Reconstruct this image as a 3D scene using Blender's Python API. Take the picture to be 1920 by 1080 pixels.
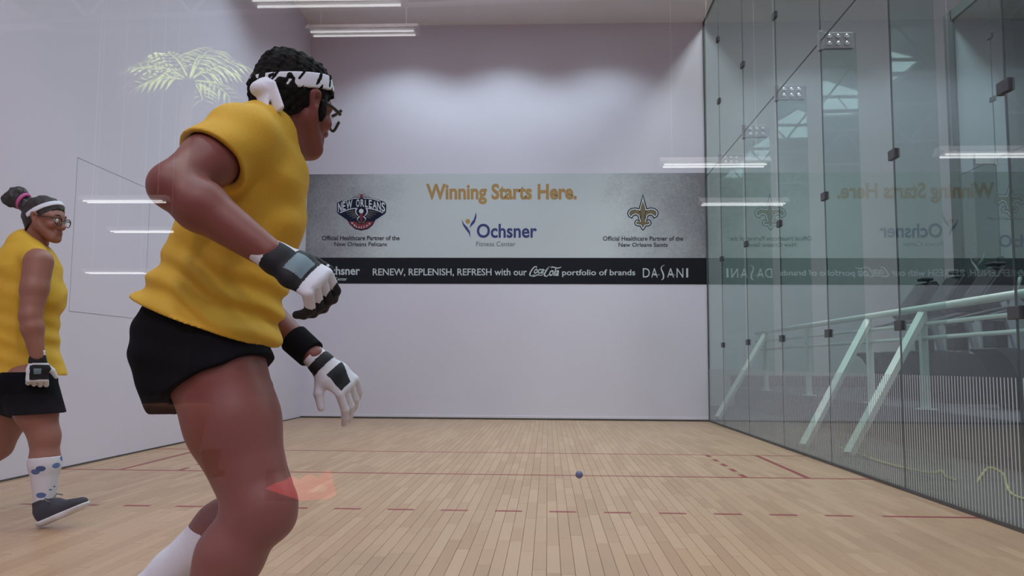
import bpy, bmesh, math, random
import numpy as np
from mathutils import Vector, Matrix
random.seed(7)
S = bpy.context.scene
for o in list(bpy.data.objects): bpy.data.objects.remove(o)

# ---------------------------------------------------------------- camera
W, L, H = 6.096, 12.192, 6.082            # court width, length, height
CP = np.array([3.7217, -0.1392, 0.8224])
YAW, PITCH, ROLL, FPX = -0.044197, 0.092412, 0.0065423, 1540.68
def cam_axes():
    cy, sy = math.cos(YAW), math.sin(YAW)
    f = np.array([sy*math.cos(PITCH), cy*math.cos(PITCH), math.sin(PITCH)])
    r = np.array([cy, -sy, 0.0]); u = np.cross(r, f)
    c, s = math.cos(ROLL), math.sin(ROLL)
    return r*c + u*s, -r*s + u*c, f
CR, CU, CF = cam_axes()
cd = bpy.data.cameras.new('camera'); cam = bpy.data.objects.new('camera', cd)
S.collection.objects.link(cam); S.camera = cam
cd.sensor_width = 36; cd.lens = FPX/1920*36; cd.clip_start = 0.02; cd.clip_end = 200
m = Matrix.Identity(4)
for i in range(3):
    m[i][0], m[i][1], m[i][2], m[i][3] = CR[i], CU[i], -CF[i], CP[i]
cam.matrix_world = m
def ray(x, y): return CF + CR*(x-960)/FPX - CU*(y-540)/FPX
def at(x, y, Y):                           # real point at depth plane Y
    d = ray(x, y); return CP + d*((Y-CP[1])/d[1])
def onx(x, y, X):
    d = ray(x, y); return CP + d*((X-CP[0])/d[0])

# ---------------------------------------------------------------- world, exposure, lights
wd = bpy.data.worlds.new('world'); S.world = wd; wd.use_nodes = True
wd.node_tree.nodes['Background'].inputs[0].default_value = (0.92, 0.70, 0.86, 1)
wd.node_tree.nodes['Background'].inputs[1].default_value = 0.26
S.view_settings.view_transform = 'Standard'; S.view_settings.look = 'None'
S.view_settings.exposure = 0.15; S.view_settings.gamma = 1.0
S.view_settings.use_curve_mapping = False
LAMP_X = (1.55, 3.05, 4.55); LAMP_Y = (11.05, 8.6, 6.1, 3.6, 1.2)
DOWNLIGHT_W = 122.0; HALL_W = 230.0; GAL_W = 165.0

# ---------------------------------------------------------------- helpers
COL = S.collection
def link(o, parent=None):
    COL.objects.link(o)
    if parent is not None: o.parent = parent
    return o
def tag(o, label=None, cat=None, group=None, kind=None):
    if label: o['label'] = label
    if cat: o['category'] = cat
    if group: o['group'] = group
    if kind: o['kind'] = kind
    return o
def empty(name, loc=(0, 0, 0), parent=None):
    o = bpy.data.objects.new(name, None); o.location = loc; o.empty_display_size = .1
    return link(o, parent)
def child(o, root):                        # parent, geometry is in world coordinates
    o.parent = root
    o.matrix_parent_inverse = Matrix.Translation(-Vector(root.location))
    return o
def mesh_obj(name, V, F, mats, root=None, smooth=False, idx=None):
    me = bpy.data.meshes.new(name); me.from_pydata([tuple(v) for v in V], [], [tuple(f) for f in F])
    if not isinstance(mats, (list, tuple)): mats = [mats]
    for q in mats: me.materials.append(q)
    if idx is not None: me.polygons.foreach_set('material_index', idx)
    if smooth: me.polygons.foreach_set('use_smooth', [True]*len(me.polygons))
    me.update(); o = bpy.data.objects.new(name, me); link(o)
    if root is not None: child(o, root)
    return o
class MB:
    def __init__(s): s.V = []; s.F = []
    def add(s, V, F):
        n = len(s.V); s.V += [tuple(v) for v in V]; s.F += [tuple(i+n for i in f) for f in F]; return s
    def box(s, x0, x1, y0, y1, z0, z1):
        V = [(x, y, z) for x in (x0, x1) for y in (y0, y1) for z in (z0, z1)]
        return s.add(V, [(0, 1, 3, 2), (4, 6, 7, 5), (0, 4, 5, 1), (2, 3, 7, 6), (0, 2, 6, 4), (1, 5, 7, 3)])
    def bbox(s, x0, x1, y0, y1, z0, z1, b=.004):        # bevelled box
        bm = bmesh.new(); bmesh.ops.create_cube(bm, size=1)
        for v in bm.verts:
            v.co = Vector(((x0+x1)/2+v.co.x*(x1-x0), (y0+y1)/2+v.co.y*(y1-y0), (z0+z1)/2+v.co.z*(z1-z0)))
        bmesh.ops.bevel(bm, geom=bm.edges[:], offset=b, segments=2, affect='EDGES', profile=.5)
        bm.verts.index_update(); s.add([v.co[:] for v in bm.verts], [[v.index for v in f.verts] for f in bm.faces]); bm.free(); return s
    def tube(s, pts, r, n=10, caps=True):
        pts = [Vector(p) for p in pts]; rs = r if isinstance(r, (list, tuple)) else [r]*len(pts)
        rings = []; t0 = (pts[1]-pts[0]).normalized()
        a = t0.orthogonal().normalized()
        for i, p in enumerate(pts):
            t = (pts[min(i+1, len(pts)-1)]-pts[max(i-1, 0)]).normalized()
            a = (a - t*a.dot(t)).normalized(); b = t.cross(a)
            rings.append([p+(a*math.cos(2*math.pi*k/n)+b*math.sin(2*math.pi*k/n))*rs[i] for k in range(n)])
        V = [v[:] for R_ in rings for v in R_]; F = []
        for i in range(len(pts)-1):
            for k in range(n):
                F.append((i*n+k, i*n+(k+1) % n, (i+1)*n+(k+1) % n, (i+1)*n+k))
        if caps: F += [tuple(range(n-1, -1, -1)), tuple((len(pts)-1)*n+k for k in range(n))]
        return s.add(V, F)
    def prism(s, prof, axis, a0, a1):      # closed profile of (u, v) swept along axis 'x' or 'y'
        n = len(prof); f = (lambda u, v, a: (a, u, v)) if axis == 'x' else (lambda u, v, a: (u, a, v))
        V = [f(u, v, a0) for u, v in prof]+[f(u, v, a1) for u, v in prof]
        F = [tuple(range(n)), tuple(range(2*n-1, n-1, -1))]+[(i, i+n, (i+1) % n+n, (i+1) % n) for i in range(n)]
        return s.add(V, F)
    def build(s, name, mat, root=None, smooth=False):
        o = mesh_obj(name, s.V, s.F, mat, root, smooth); return o
def fix_normals(o):
    bm = bmesh.new(); bm.from_mesh(o.data); bmesh.ops.recalc_face_normals(bm, faces=bm.faces[:]); bm.to_mesh(o.data); bm.free()

# ---------------------------------------------------------------- materials
def srgb(r, g, b):
    f = lambda c: (c/255/12.92) if c/255 <= .04045 else ((c/255+.055)/1.055)**2.4
    return (f(r), f(g), f(b), 1)
def mat(name, c1, c2=None, scale=6, rough=.6, bump=0, bscale=None, metal=0, coat=0, emit=0, stretch=(1, 1, 1), sss=0, spec=.5):
    M = bpy.data.materials.new(name); M.use_nodes = True; N = M.node_tree.nodes; K = M.node_tree.links
    B = N['Principled BSDF']; B.inputs['Roughness'].default_value = rough; B.inputs['Metallic'].default_value = metal
    B.inputs['Coat Weight'].default_value = coat; B.inputs['Specular IOR Level'].default_value = spec
    if sss: B.inputs['Subsurface Weight'].default_value = sss; B.inputs['Subsurface Scale'].default_value = .02
    c2 = c2 or tuple(min(1, q*1.12) for q in c1[:3])+(1,)
    tc = N.new('ShaderNodeTexCoord'); mp = N.new('ShaderNodeMapping'); K.new(tc.outputs['Object'], mp.inputs[0]); mp.inputs['Scale'].default_value = stretch
    nz = N.new('ShaderNodeTexNoise'); nz.inputs['Scale'].default_value = scale; nz.inputs['Detail'].default_value = 4; K.new(mp.outputs[0], nz.inputs[0])
    mx = N.new('ShaderNodeMix'); mx.data_type = 'RGBA'; mx.inputs[6].default_value = c1; mx.inputs[7].default_value = c2
    K.new(nz.outputs[0], mx.inputs[0]); K.new(mx.outputs[2], B.inputs['Base Color'])
    if emit: K.new(mx.outputs[2], B.inputs['Emission Color']); B.inputs['Emission Strength'].default_value = emit
    if bump:
        n2 = N.new('ShaderNodeTexNoise'); n2.inputs['Scale'].default_value = bscale or scale*4; n2.inputs['Detail'].default_value = 3; K.new(mp.outputs[0], n2.inputs[0])
        bp = N.new('ShaderNodeBump'); bp.inputs['Strength'].default_value = bump; bp.inputs['Distance'].default_value = .01
        K.new(n2.outputs[0], bp.inputs['Height']); K.new(bp.outputs[0], B.inputs['Normal'])
    return M
def glass_mat(name, tint, ior=1.5):
    M = bpy.data.materials.new(name); M.use_nodes = True; N = M.node_tree.nodes; K = M.node_tree.links
    N.clear(); out = N.new('ShaderNodeOutputMaterial')
    tr = N.new('ShaderNodeBsdfTransparent'); gl = N.new('ShaderNodeBsdfGlossy'); gl.inputs['Roughness'].default_value = 0.0
    gl.inputs['Color'].default_value = (.95, 1, .98, 1)
    nz = N.new('ShaderNodeTexNoise'); nz.inputs['Scale'].default_value = 1.3; tcn = N.new('ShaderNodeTexCoord'); K.new(tcn.outputs['Object'], nz.inputs[0])
    mx = N.new('ShaderNodeMix'); mx.data_type = 'RGBA'; mx.inputs[6].default_value = tint; mx.inputs[7].default_value = tuple(min(1, t*1.02) for t in tint[:3])+(1,)
    K.new(nz.outputs[0], mx.inputs[0]); K.new(mx.outputs[2], tr.inputs[0])
    ge = N.new('ShaderNodeNewGeometry'); mi = N.new('ShaderNodeMix'); mi.data_type = 'FLOAT'
    mi.inputs[2].default_value = ior; mi.inputs[3].default_value = 1/ior; K.new(ge.outputs['Backfacing'], mi.inputs[0])
    fr = N.new('ShaderNodeFresnel'); K.new(mi.outputs[0], fr.inputs['IOR'])
    ms = N.new('ShaderNodeMixShader'); K.new(fr.outputs[0], ms.inputs[0]); K.new(tr.outputs[0], ms.inputs[1]); K.new(gl.outputs[0], ms.inputs[2])
    K.new(ms.outputs[0], out.inputs[0]); return M
def emit_mat(name, c, s):
    M = bpy.data.materials.new(name); M.use_nodes = True; N = M.node_tree.nodes; N.clear()
    e = N.new('ShaderNodeEmission'); e.inputs[0].default_value = c; e.inputs[1].default_value = s
    o = N.new('ShaderNodeOutputMaterial'); M.node_tree.links.new(e.outputs[0], o.inputs[0]); return M
M_wall = mat('white court paint', (.675, .602, .69, 1), (.715, .64, .73, 1), 1.2, .5, .05, 40)
M_ceil = mat('grey ceiling paint', (.78, .73, .75, 1), (.82, .77, .79, 1), 1.5, .8, .05, 30)
M_gap = mat('dark base gap', (.03, .028, .026, 1), (.10, .085, .07, 1), 9, .9)
M_red = mat('red court line paint', (.215, .011, .015, 1), (.26, .018, .022, 1), 12, .4)
M_sub = mat('dark subfloor', (.10, .06, .035, 1), None, 5, .8)
M_seal = mat('grey silicone seal', (.05, .065, .065, 1), (.075, .09, .09, 1), 8, .5)
M_outline = mat('faint grey outline', (.36, .34, .37, 1), None, 8, .6)
M_steel = mat('brushed steel', (.32, .31, .33, 1), (.42, .41, .43, 1), 30, .4, metal=.6)
M_bolt = mat('polished bolt', (.70, .70, .72, 1), (.8, .8, .82, 1), 30, .25, metal=.8)
M_clip = mat('dark clip metal', (.055, .055, .06, 1), (.09, .09, .10, 1), 20, .45, metal=.3)
M_glass = glass_mat('green tinted glass', (.815, .90, .885, 1))
M_clear = glass_mat('clear glass', (.965, .975, .975, 1))
M_lens = glass_mat('clear lens', (.93, .94, .95, 1))
M_stripe = mat('pale stripe film', (.40, .40, .42, 1), (.46, .46, .48, 1), 10, .6)
def wood_mat():
    M = bpy.data.materials.new('maple strip floor'); M.use_nodes = True; N = M.node_tree.nodes; K = M.node_tree.links
    B = N['Principled BSDF']; B.inputs['Roughness'].default_value = .38; B.inputs['Specular IOR Level'].default_value = .4
    at_ = N.new('ShaderNodeAttribute'); at_.attribute_name = 'tone'
    ra = N.new('ShaderNodeValToRGB'); e = ra.color_ramp.elements
    e[0].position = 0; e[0].color = (.385, .222, .125, 1); e[1].position = 1; e[1].color = (.475, .292, .175, 1)
    k = ra.color_ramp.elements.new(.5); k.color = (.43, .256, .147, 1)
    tc = N.new('ShaderNodeTexCoord'); mp = N.new('ShaderNodeMapping'); mp.inputs['Scale'].default_value = (60, 3, 1)
    K.new(tc.outputs['Object'], mp.inputs[0]); nz = N.new('ShaderNodeTexNoise'); nz.inputs['Scale'].default_value = 1; nz.inputs['Detail'].default_value = 5; K.new(mp.outputs[0], nz.inputs[0])
    n2 = N.new('ShaderNodeTexNoise'); n2.inputs['Scale'].default_value = .9; K.new(tc.outputs['Object'], n2.inputs[0])
    ad = N.new('ShaderNodeMath'); ad.operation = 'MULTIPLY_ADD'; ad.inputs[1].default_value = .35; K.new(nz.outputs[0], ad.inputs[0]); K.new(at_.outputs['Fac'], ad.inputs[2])
    a2 = N.new('ShaderNodeMath'); a2.operation = 'MULTIPLY_ADD'; a2.inputs[1].default_value = .5; K.new(n2.outputs[0], a2.inputs[0]); K.new(ad.outputs[0], a2.inputs[2])
    a3 = N.new('ShaderNodeMath'); a3.operation = 'SUBTRACT'; a3.inputs[1].default_value = .42; K.new(a2.outputs[0], a3.inputs[0])
    K.new(a3.outputs[0], ra.inputs[0]); K.new(ra.outputs[0], B.inputs['Base Color']); return M
M_wood = wood_mat()

# ---------------------------------------------------------------- room shell
floor = MB().box(0, W, 0, L, -.12, -.012).build('floor', M_sub); tag(floor, kind='structure')
wl = MB().box(-.15, 0, -.1, L, .012, H).build('wall_left', M_wall); tag(wl, kind='structure')
wf = MB().box(-.15, W, L, L+.2, .022, H).build('wall_front', M_wall); tag(wf, kind='structure')
ce = MB().box(-.15, W+.05, -.1, L+.2, H, H+.12).build('ceiling', M_ceil); tag(ce, kind='structure')
tag(MB().box(-.1, .004, 0, L, -.012, .014).build('baseboard_left', M_gap), kind='structure')
tag(MB().box(0, W, L-.004, L+.1, -.012, .024).build('baseboard_front', M_gap), kind='structure')
tag(MB().box(W-.012, W+.06, 0, L, -.012, .022).build('baseboard_right', M_gap), kind='structure')
# scuffed bottom skirting strip of the front wall, shallow relief along the base
tag(MB().bbox(0, W, L-.006, L+.001, .025, .06, .002).build('trim_1', M_wall), kind='structure')
mb = MB()
y0, y1, z0, z1 = 6.08, 7.28, 1.21, 2.43
for b in ((y0, y0+.004, z0, z1), (y1-.004, y1, z0, z1), (y0, y1, z0, z0+.004), (y0, y1, z1-.004, z1)):
    mb.box(0, .0015, b[0], b[1], b[2], b[3])
child(mb.build('wall_outline', M_outline), wl)  # thin grey rectangle outline on the left wall
# planks
PW = .0572; boards = []
for i in range(int(W/PW)+1):
    x0 = i*PW; x1 = min(W, x0+PW); y = -random.uniform(0, .5)
    if x1-x0 < .01: continue
    while y < L:
        l = random.uniform(.28, .85); boards.append((x0, x1, max(0, y), min(L, y+l), random.random())); y += l
def px(P):
    d = np.array(P)-CP; z = d@CF
    if z < .3: return None
    return 960+FPX*(d@CR)/z, 540-FPX*(d@CU)/z, z
def board_score(b):
    q = px(((b[0]+b[1])/2, (b[2]+b[3])/2, 0))
    if q is None or not (0 < q[0] < 1920 and 700 < q[1] < 1079): return 1e9
    return q[2]
boards.sort(key=board_score)
def board_geo(b):
    g = .0006; x0, x1, y0, y1 = b[0]+g, b[1]-g, b[2]+g, b[3]-g; c = .0012
    V = [(x0, y0, -.012), (x1, y0, -.012), (x1, y1, -.012), (x0, y1, -.012), (x0, y0, -c), (x1, y0, -c), (x1, y1, -c), (x0, y1, -c),
         (x0+c, y0+c, 0), (x1-c, y0+c, 0), (x1-c, y1-c, 0), (x0+c, y1-c, 0)]
    F = [(8, 9, 10, 11)]
    for k in range(4):
        F += [(k, (k+1) % 4, 4+(k+1) % 4, 4+k), (4+k, 4+(k+1) % 4, 8+(k+1) % 4, 8+k)]
    return V, F
def set_tone(o, t):
    a = o.data.attributes.new('tone', 'FLOAT', 'FACE'); a.data.foreach_set('value', t)
for b in boards[:300]:
    V, F = board_geo(b); o = mesh_obj('plank', V, F, M_wood, floor); set_tone(o, [b[4]]*len(F))
mb = MB(); tt = []
for b in boards[300:]:
    V, F = board_geo(b); mb.add(V, F); tt += [b[4]]*len(F)
o = mb.build('plank_field', M_wood, floor); set_tone(o, tt); o['kind'] = 'stuff'
# painted lines
LW = .038
def line(name, x0, x1, y0, y1): return MB().box(x0, x1, y0, y1, -.0005, .0007).build(name, M_red, floor)
line('service_line', .004, W-.012, 7.62-LW/2, 7.62+LW/2); line('short_line', .004, W-.012, 6.096-LW/2, 6.096+LW/2)
for X in (.457, W-.457): line('service_box_line', X-LW/2, X+LW/2, 6.115, 7.60)
for X in (.914, W-.914):
    for k in range(5):
        yy = 6.115+k*.333; line('drive_line_dash', X-LW/2, X+LW/2, yy, yy+.16)
line('receiving_line', .004, .53, 4.553, 4.591); line('receiving_line', W-.53, W-.012, 4.553, 4.591)
x = .683
while x < W-.6:
    line('receiving_line_dash', x, x+.152, 4.553, 4.591); x += .3048
# downlights recessed in the court ceiling
M_lamp = emit_mat('cool lamp lens', (.80, .93, 1, 1), 9)
M_ring = mat('white lamp ring', (.75, .75, .75, 1), None, 8, .4)
for iy, Y in enumerate(LAMP_Y):
    for ix, X in enumerate(LAMP_X):
        row = ('row by the front wall', 'second row from the front wall', 'middle row', 'second row from the back glass', 'row by the back glass')[iy]
        e = tag(empty('ceiling_downlight', (X, Y, H)), 'round white recessed court ceiling lamp, %s, %s' % (('left one', 'middle one', 'right one')[ix], row), 'lamp', 'court ceiling lamps')
        n = 24; V = []; F = []
        for rr, zz in ((.16, 0), (.16, -.012), (.12, -.016), (.12, -.004)):
            V += [(X+rr*math.cos(2*math.pi*k/n), Y+rr*math.sin(2*math.pi*k/n), H+zz-.001) for k in range(n)]
        for j in range(3): F += [(j*n+k, j*n+(k+1) % n, (j+1)*n+(k+1) % n, (j+1)*n+k) for k in range(n)]
        mesh_obj('trim_ring', V, F, M_ring, e)
        mesh_obj('lens', [(X+.118*math.cos(2*math.pi*k/n), Y+.118*math.sin(2*math.pi*k/n), H-.006) for k in range(n)], [tuple(range(n-1, -1, -1))], M_lamp, e)
        ld = bpy.data.lights.new('downlight_bulb', 'SPOT'); ld.energy = DOWNLIGHT_W*(1.08 if iy == 0 and ix < 2 else .85 if iy == 0 else 1.5 if iy == 1 else .88 if iy == 2 else .76); ld.spot_size = math.radians(128); ld.spot_blend = .55
        ld.shadow_soft_size = .11; ld.color = (.70, .905, 1)
        lo = bpy.data.objects.new('downlight_bulb', ld); lo.location = (X, Y, H-.03); link(lo); child(lo, e)

# ---------------------------------------------------------------- banner on the front wall
M_navy = mat('navy print', (.010, .013, .035, 1), None, 9, .6, spec=.12); M_pwhite = mat('white print', (.60, .60, .64, 1), None, 9, .5)
M_pgrey = mat('pale grey print', (.52, .54, .57, 1), None, 9, .5)
M_gold = mat('old gold print', (.165, .115, .058, 1), None, 9, .5); M_amber = mat('amber print', (.41, .225, .075, 1), None, 9, .5)
M_blue = mat('blue print', (.028, .034, .15, 1), None, 9, .5); M_dkgrey = mat('dark grey print', (.022, .020, .030, 1), None, 9, .6, spec=.15)
M_midgrey = mat('mid grey print', (.12, .12, .14, 1), None, 9, .5); M_pred = mat('dark red print', (.20, .012, .022, 1), None, 9, .5)
M_bronze = mat('bronze print', (.085, .065, .05, 1), None, 9, .5)
M_band = mat('black banner vinyl', (.008, .008, .012, 1), (.011, .011, .016, 1), 3, .45, spec=.2)
def banner_mat():
    M = bpy.data.materials.new('grey vignette vinyl'); M.use_nodes = True; N = M.node_tree.nodes; K = M.node_tree.links
    B = N['Principled BSDF']; B.inputs['Roughness'].default_value = .5
    tc = N.new('ShaderNodeTexCoord'); sp = N.new('ShaderNodeSeparateXYZ'); K.new(tc.outputs['Generated'], sp.inputs[0])
    def math_(op, a, b=None):
        n = N.new('ShaderNodeMath'); n.operation = op
        for i, q in enumerate((a, b)):
            if q is None: continue
            if isinstance(q, (int, float)): n.inputs[i].default_value = q
            else: K.new(q, n.inputs[i])
        return n.outputs[0]
    dx = math_('ABSOLUTE', math_('SUBTRACT', sp.outputs[0], .5))
    v = math_('MULTIPLY', math_('SUBTRACT', dx, .26), 4.0)
    v = math_('ADD', v, math_('MULTIPLY', math_('SUBTRACT', sp.outputs[2], .5), .18))
    nz = N.new('ShaderNodeTexNoise'); nz.inputs['Scale'].default_value = 2.2; nz.inputs['Detail'].default_value = 6; K.new(tc.outputs['Object'], nz.inputs[0])
    v = math_('ADD', v, math_('MULTIPLY', math_('SUBTRACT', nz.outputs[0], .5), .7))
    n2 = N.new('ShaderNodeTexNoise'); n2.inputs['Scale'].default_value = 34; n2.inputs['Detail'].default_value = 4; K.new(tc.outputs['Object'], n2.inputs[0])
    v = math_('ADD', v, math_('MULTIPLY', math_('SUBTRACT', n2.outputs[0], .5), .55))
    ra = N.new('ShaderNodeValToRGB'); e = ra.color_ramp.elements; e[0].position = .0; e[0].color = (.56, .56, .585, 1); e[1].position = 1; e[1].color = (.21, .19, .215, 1)
    K.new(v, ra.inputs[0]); K.new(ra.outputs[0], B.inputs['Base Color']); return M
M_ban = banner_mat()
class Banner:
    def __init__(s, root, dx=0): s.root = root; s.dx = dx
    def pt(s, x, y, lay): p = at(x, y, L); return (p[0]+s.dx, L-.004-.0006*lay, p[2])
    def poly(s, name, pts, m_, lay=1, smooth=0):
        if smooth: pts = crom(pts, smooth)
        o = mesh_obj(name, [s.pt(x, y, lay) for x, y in pts], [tuple(range(len(pts)))], m_, s.root); face_cam(o); return o
    def stroke(s, name, pts, w, m_, lay=2, sub=6):
        p = [np.array(q, float) for q in (crom(pts, sub, False) if len(pts) > 2 else pts)]; ws = w if isinstance(w, (list, tuple)) else [w]*2
        l = []; r = []
        for i in range(len(p)):
            t = p[min(i+1, len(p)-1)]-p[max(0, i-1)]; t = t/(np.hypot(*t)+1e-9); n = np.array((-t[1], t[0]))
            f = i/(len(p)-1); ww = np.interp(f, np.linspace(0, 1, len(ws)), ws)/2; l.append(p[i]+n*ww); r.append(p[i]-n*ww)
        n = len(p); V = [s.pt(q[0], q[1], lay) for q in l+r]
        o = mesh_obj(name, V, [(i, i+1, n+i+1, n+i) for i in range(n-1)], m_, s.root); face_cam(o); return o
    def disc(s, name, cx, cy, r, m_, lay=2):
        return s.poly(name, [(cx+r*math.cos(k*.3142), cy+r*math.sin(k*.3142)) for k in range(20)], m_, lay)
    def text(s, body, x0, x1, y0, y1, m_, bold=0, lay=2, shear=0, slope=0, name='lettering'):
        cu = bpy.data.curves.new('t', 'FONT'); cu.body = body; cu.offset = bold; cu.resolution_u = 4
        t = bpy.data.objects.new('t', cu); COL.objects.link(t)
        bpy.context.view_layer.update()
        me = bpy.data.meshes.new_from_object(t.evaluated_get(bpy.context.evaluated_depsgraph_get()))
        bpy.data.objects.remove(t); bpy.data.curves.remove(cu)
        n = len(me.vertices); co = np.empty(n*3); me.vertices.foreach_get('co', co); co = co.reshape(-1, 3)
        co[:, 0] += shear*co[:, 1]
        lo, hi = co.min(0), co.max(0)
        polys = [list(p.vertices) for p in me.polygons]; bpy.data.meshes.remove(me)
        iv = sorted((co[p, 0].min(), co[p, 0].max(), k) for k, p in enumerate(polys)); words = []; end = -9
        for a, b, k in iv:                     # one object for each word
            if a > end+.17: words.append([])
            words[-1].append(k); end = max(end, b)
        u = (co[:, 0]-lo[0])/(hi[0]-lo[0]); v = (co[:, 1]-lo[1])/(hi[1]-lo[1])
        out = [s.pt(x0+a*(x1-x0), y1+b*(y0-y1)+slope*(a-.5)*(x1-x0), lay) for a, b in zip(u, v)]
        for wd_ in words:
            ids = sorted({i for k in wd_ for i in polys[k]}); mp = {i: j for j, i in enumerate(ids)}
            o = mesh_obj(name, [out[i] for i in ids], [[mp[i] for i in polys[k]] for k in wd_], m_, s.root); face_cam(o)
def face_cam(o):
    me = o.data
    if len(me.polygons) and sum(p.normal.y*p.area for p in me.polygons) > 0: me.flip_normals()
def crom(pts, n=5, closed=True):
    P = [np.array(p, float) for p in pts]; N_ = len(P); out = []
    for i in range(N_ if closed else N_-1):
        g = (lambda k: P[k % N_]) if closed else (lambda k: P[max(0, min(N_-1, k))])
        a, b, c, d = g(i-1), g(i), g(i+1), g(i+2)
        for j in range(n):
            t = j/n; out.append(.5*(2*b+(c-a)*t+(2*a-5*b+4*c-d)*t*t+(3*b-a-3*c+d)*t**3))
    if not closed: out.append(P[-1])
    return out
def inset(pts, d):
    P = np.array(pts, float); n = len(P); A = 0
    for i in range(n): A += P[i][0]*P[(i+1) % n][1]-P[(i+1) % n][0]*P[i][1]
    sg = 1 if A > 0 else -1; out = []
    for i in range(n):
        e1 = P[i]-P[i-1]; e2 = P[(i+1) % n]-P[i]
        n1 = np.array((-e1[1], e1[0]))/(np.hypot(*e1)+1e-9); n2 = np.array((-e2[1], e2[0]))/(np.hypot(*e2)+1e-9)
        b = n1+n2; b = b/(np.hypot(*b)+1e-9); c = max(.45, b@n1); out.append(P[i]+sg*b*d/c)
    return out
def fleur(B, cx=0, cy=0):
    Z = lambda q: [(1165+x/12.7+cx, 355+y/12.7+cy) for x, y in q]
    half = [(512, 105), (560, 275), (612, 452), (700, 432), (800, 448), (868, 505), (888, 580), (860, 655), (770, 705), (738, 645), (690, 622), (640, 645), (612, 735), (650, 712), (700, 745), (722, 805), (695, 860), (640, 885), (588, 885), (556, 945)]
    full = half+[(514, 988)]+[(1026-x, y) for x, y in half[:0:-1]]
    B.poly('emblem', Z(full), M_navy, 1)
    B.poly('emblem', Z(inset(full, 24)), M_pwhite, 2); B.poly('emblem', Z(inset(full, 48)), M_navy, 3)
    pet = [(590, 540), (620, 505), (700, 482), (780, 500), (830, 560), (800, 640), (760, 590), (690, 575), (620, 600), (575, 660), (565, 590)]
    low = [(575, 775), (640, 765), (678, 800), (650, 830), (600, 835), (555, 815)]
    for sgn in (0, 1):
        fx = (lambda q: [(1026-x, y) for x, y in q]) if sgn else (lambda q: q)
        B.poly('emblem', Z(fx(pet)), M_gold, 4); B.poly('emblem', Z(fx(low)), M_gold, 4)
    sp = [(512, 285), (548, 380), (570, 450), (575, 520), (556, 620), (560, 720), (570, 790), (545, 860), (514, 920)]
    B.poly('emblem', Z(sp+[(1026-x, y) for x, y in sp[-2:0:-1]]), M_gold, 5)
def crest(B):
    Z = lambda q: [(620+x/12.7, 355+y/12.7) for x, y in q]
    mir = lambda q: [(1472-x, y) for x, y in q]
    out = [(150, 325), (290, 262), (520, 200), (736, 180), (950, 200), (1180, 260), (1285, 300), (1328, 370), (1322, 540), (1285, 590), (1065, 735), (1010, 850), (890, 950), (736, 985), (585, 950), (465, 850), (395, 735), (187, 590), (150, 545)]
    B.poly('crest', Z(out), M_navy, 1)
    B.poly('crest', Z([(435, 765), (600, 770), (660, 815), (736, 838), (812, 815), (870, 770), (1030, 765), (985, 845), (880, 922), (736, 952), (590, 922), (485, 845)]), M_pred, 2)
    for f in (lambda q: q, mir):
        B.stroke('crest', Z(f([(285, 288), (480, 230), (695, 208)])), 1.5, M_pwhite, 2)
        B.stroke('crest', Z(f([(222, 562), (400, 490), (560, 458), (640, 455)])), 1.7, M_pwhite, 2)
        B.stroke('crest', Z(f([(632, 455), (603, 490), (605, 565), (655, 628)])), [2.6, 2.4, 2, 1.4], M_pwhite, 2)
        for a, b in (((355, 548), (555, 520)), ((395, 600), (580, 570)), ((455, 640), (605, 612)), ((510, 682), (620, 655))):
            B.stroke('crest', Z(f([a, b])), [1.2, 3.2], M_bronze, 2)
        B.stroke('crest', Z(f([(640, 730), (645, 690), (690, 645)])), [1.2, 1.8, 2], M_pwhite, 3)
        B.stroke('crest', Z(f([(650, 740), (690, 790), (722, 800)])), 3, M_bronze, 2)
        B.stroke('crest', Z(f([(545, 185), (600, 155), (640, 180), (670, 150), (655, 115), (690, 110), (715, 150)])), .8, M_bronze, 2)
    B.disc('crest', 620+730/12.7, 355+520/12.7, 55/12.7, M_pwhite, 3)
    B.poly('crest', Z([(690, 575), (772, 575), (750, 770), (736, 790), (712, 770)]), M_pred, 4)
    B.poly('crest', Z([(736, 105), (775, 150), (760, 215), (715, 215), (695, 150)]), M_pred, 3)
    for ch, xc, t, b, w, sl in (('N', 222, 318, 538, 88, -.28), ('E', 318, 300, 498, 70, -.22), ('W', 445, 262, 462, 150, -.18), ('O', 650, 240, 420, 84, -.05), ('R', 757, 240, 416, 84, 0), ('L', 852, 250, 428, 68, .05), ('E', 948, 255, 442, 74, .14), ('A', 1050, 282, 470, 96, .2), ('N', 1152, 300, 506, 92, .25), ('S', 1255, 312, 535, 84, .3)):
        B.text(ch, 620+(xc-w/2)/12.7, 620+(xc+w/2)/12.7, 355+t/12.7, 355+b/12.7, M_pwhite, .02, 3, slope=sl)
    for ch, xc, yc, sl in zip('PELICANS', (520, 575, 625, 678, 735, 795, 865, 928), (815, 860, 890, 905, 910, 893, 868, 820), (.6, .5, .3, .1, 0, -.2, -.4, -.6)):
        B.text(ch, 620+(xc-(8 if ch == 'I' else 18))/12.7, 620+(xc+(8 if ch == 'I' else 18))/12.7, 355+(yc-24)/12.7, 355+(yc+24)/12.7, M_pwhite, .02, 3, slope=sl)
def sprig(B, fx, m_leaf, m_dot, fy=0):
    Z = lambda q: [(560+x/4.5+fx, 310+y/4.5+fy) for x, y in q]
    B.poly('emblem', Z([(1376, 452), (1392, 490), (1425, 525), (1446, 560), (1450, 612), (1436, 575), (1405, 535), (1384, 500)]), m_leaf, 2)
    B.poly('emblem', Z([(1498, 392), (1500, 440), (1485, 485), (1458, 512), (1442, 530), (1452, 492), (1478, 455)]), m_leaf, 2)
    q = Z([(1427, 473)])[0]; B.disc('emblem', q[0], q[1], 4.4, m_dot, 2)
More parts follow.
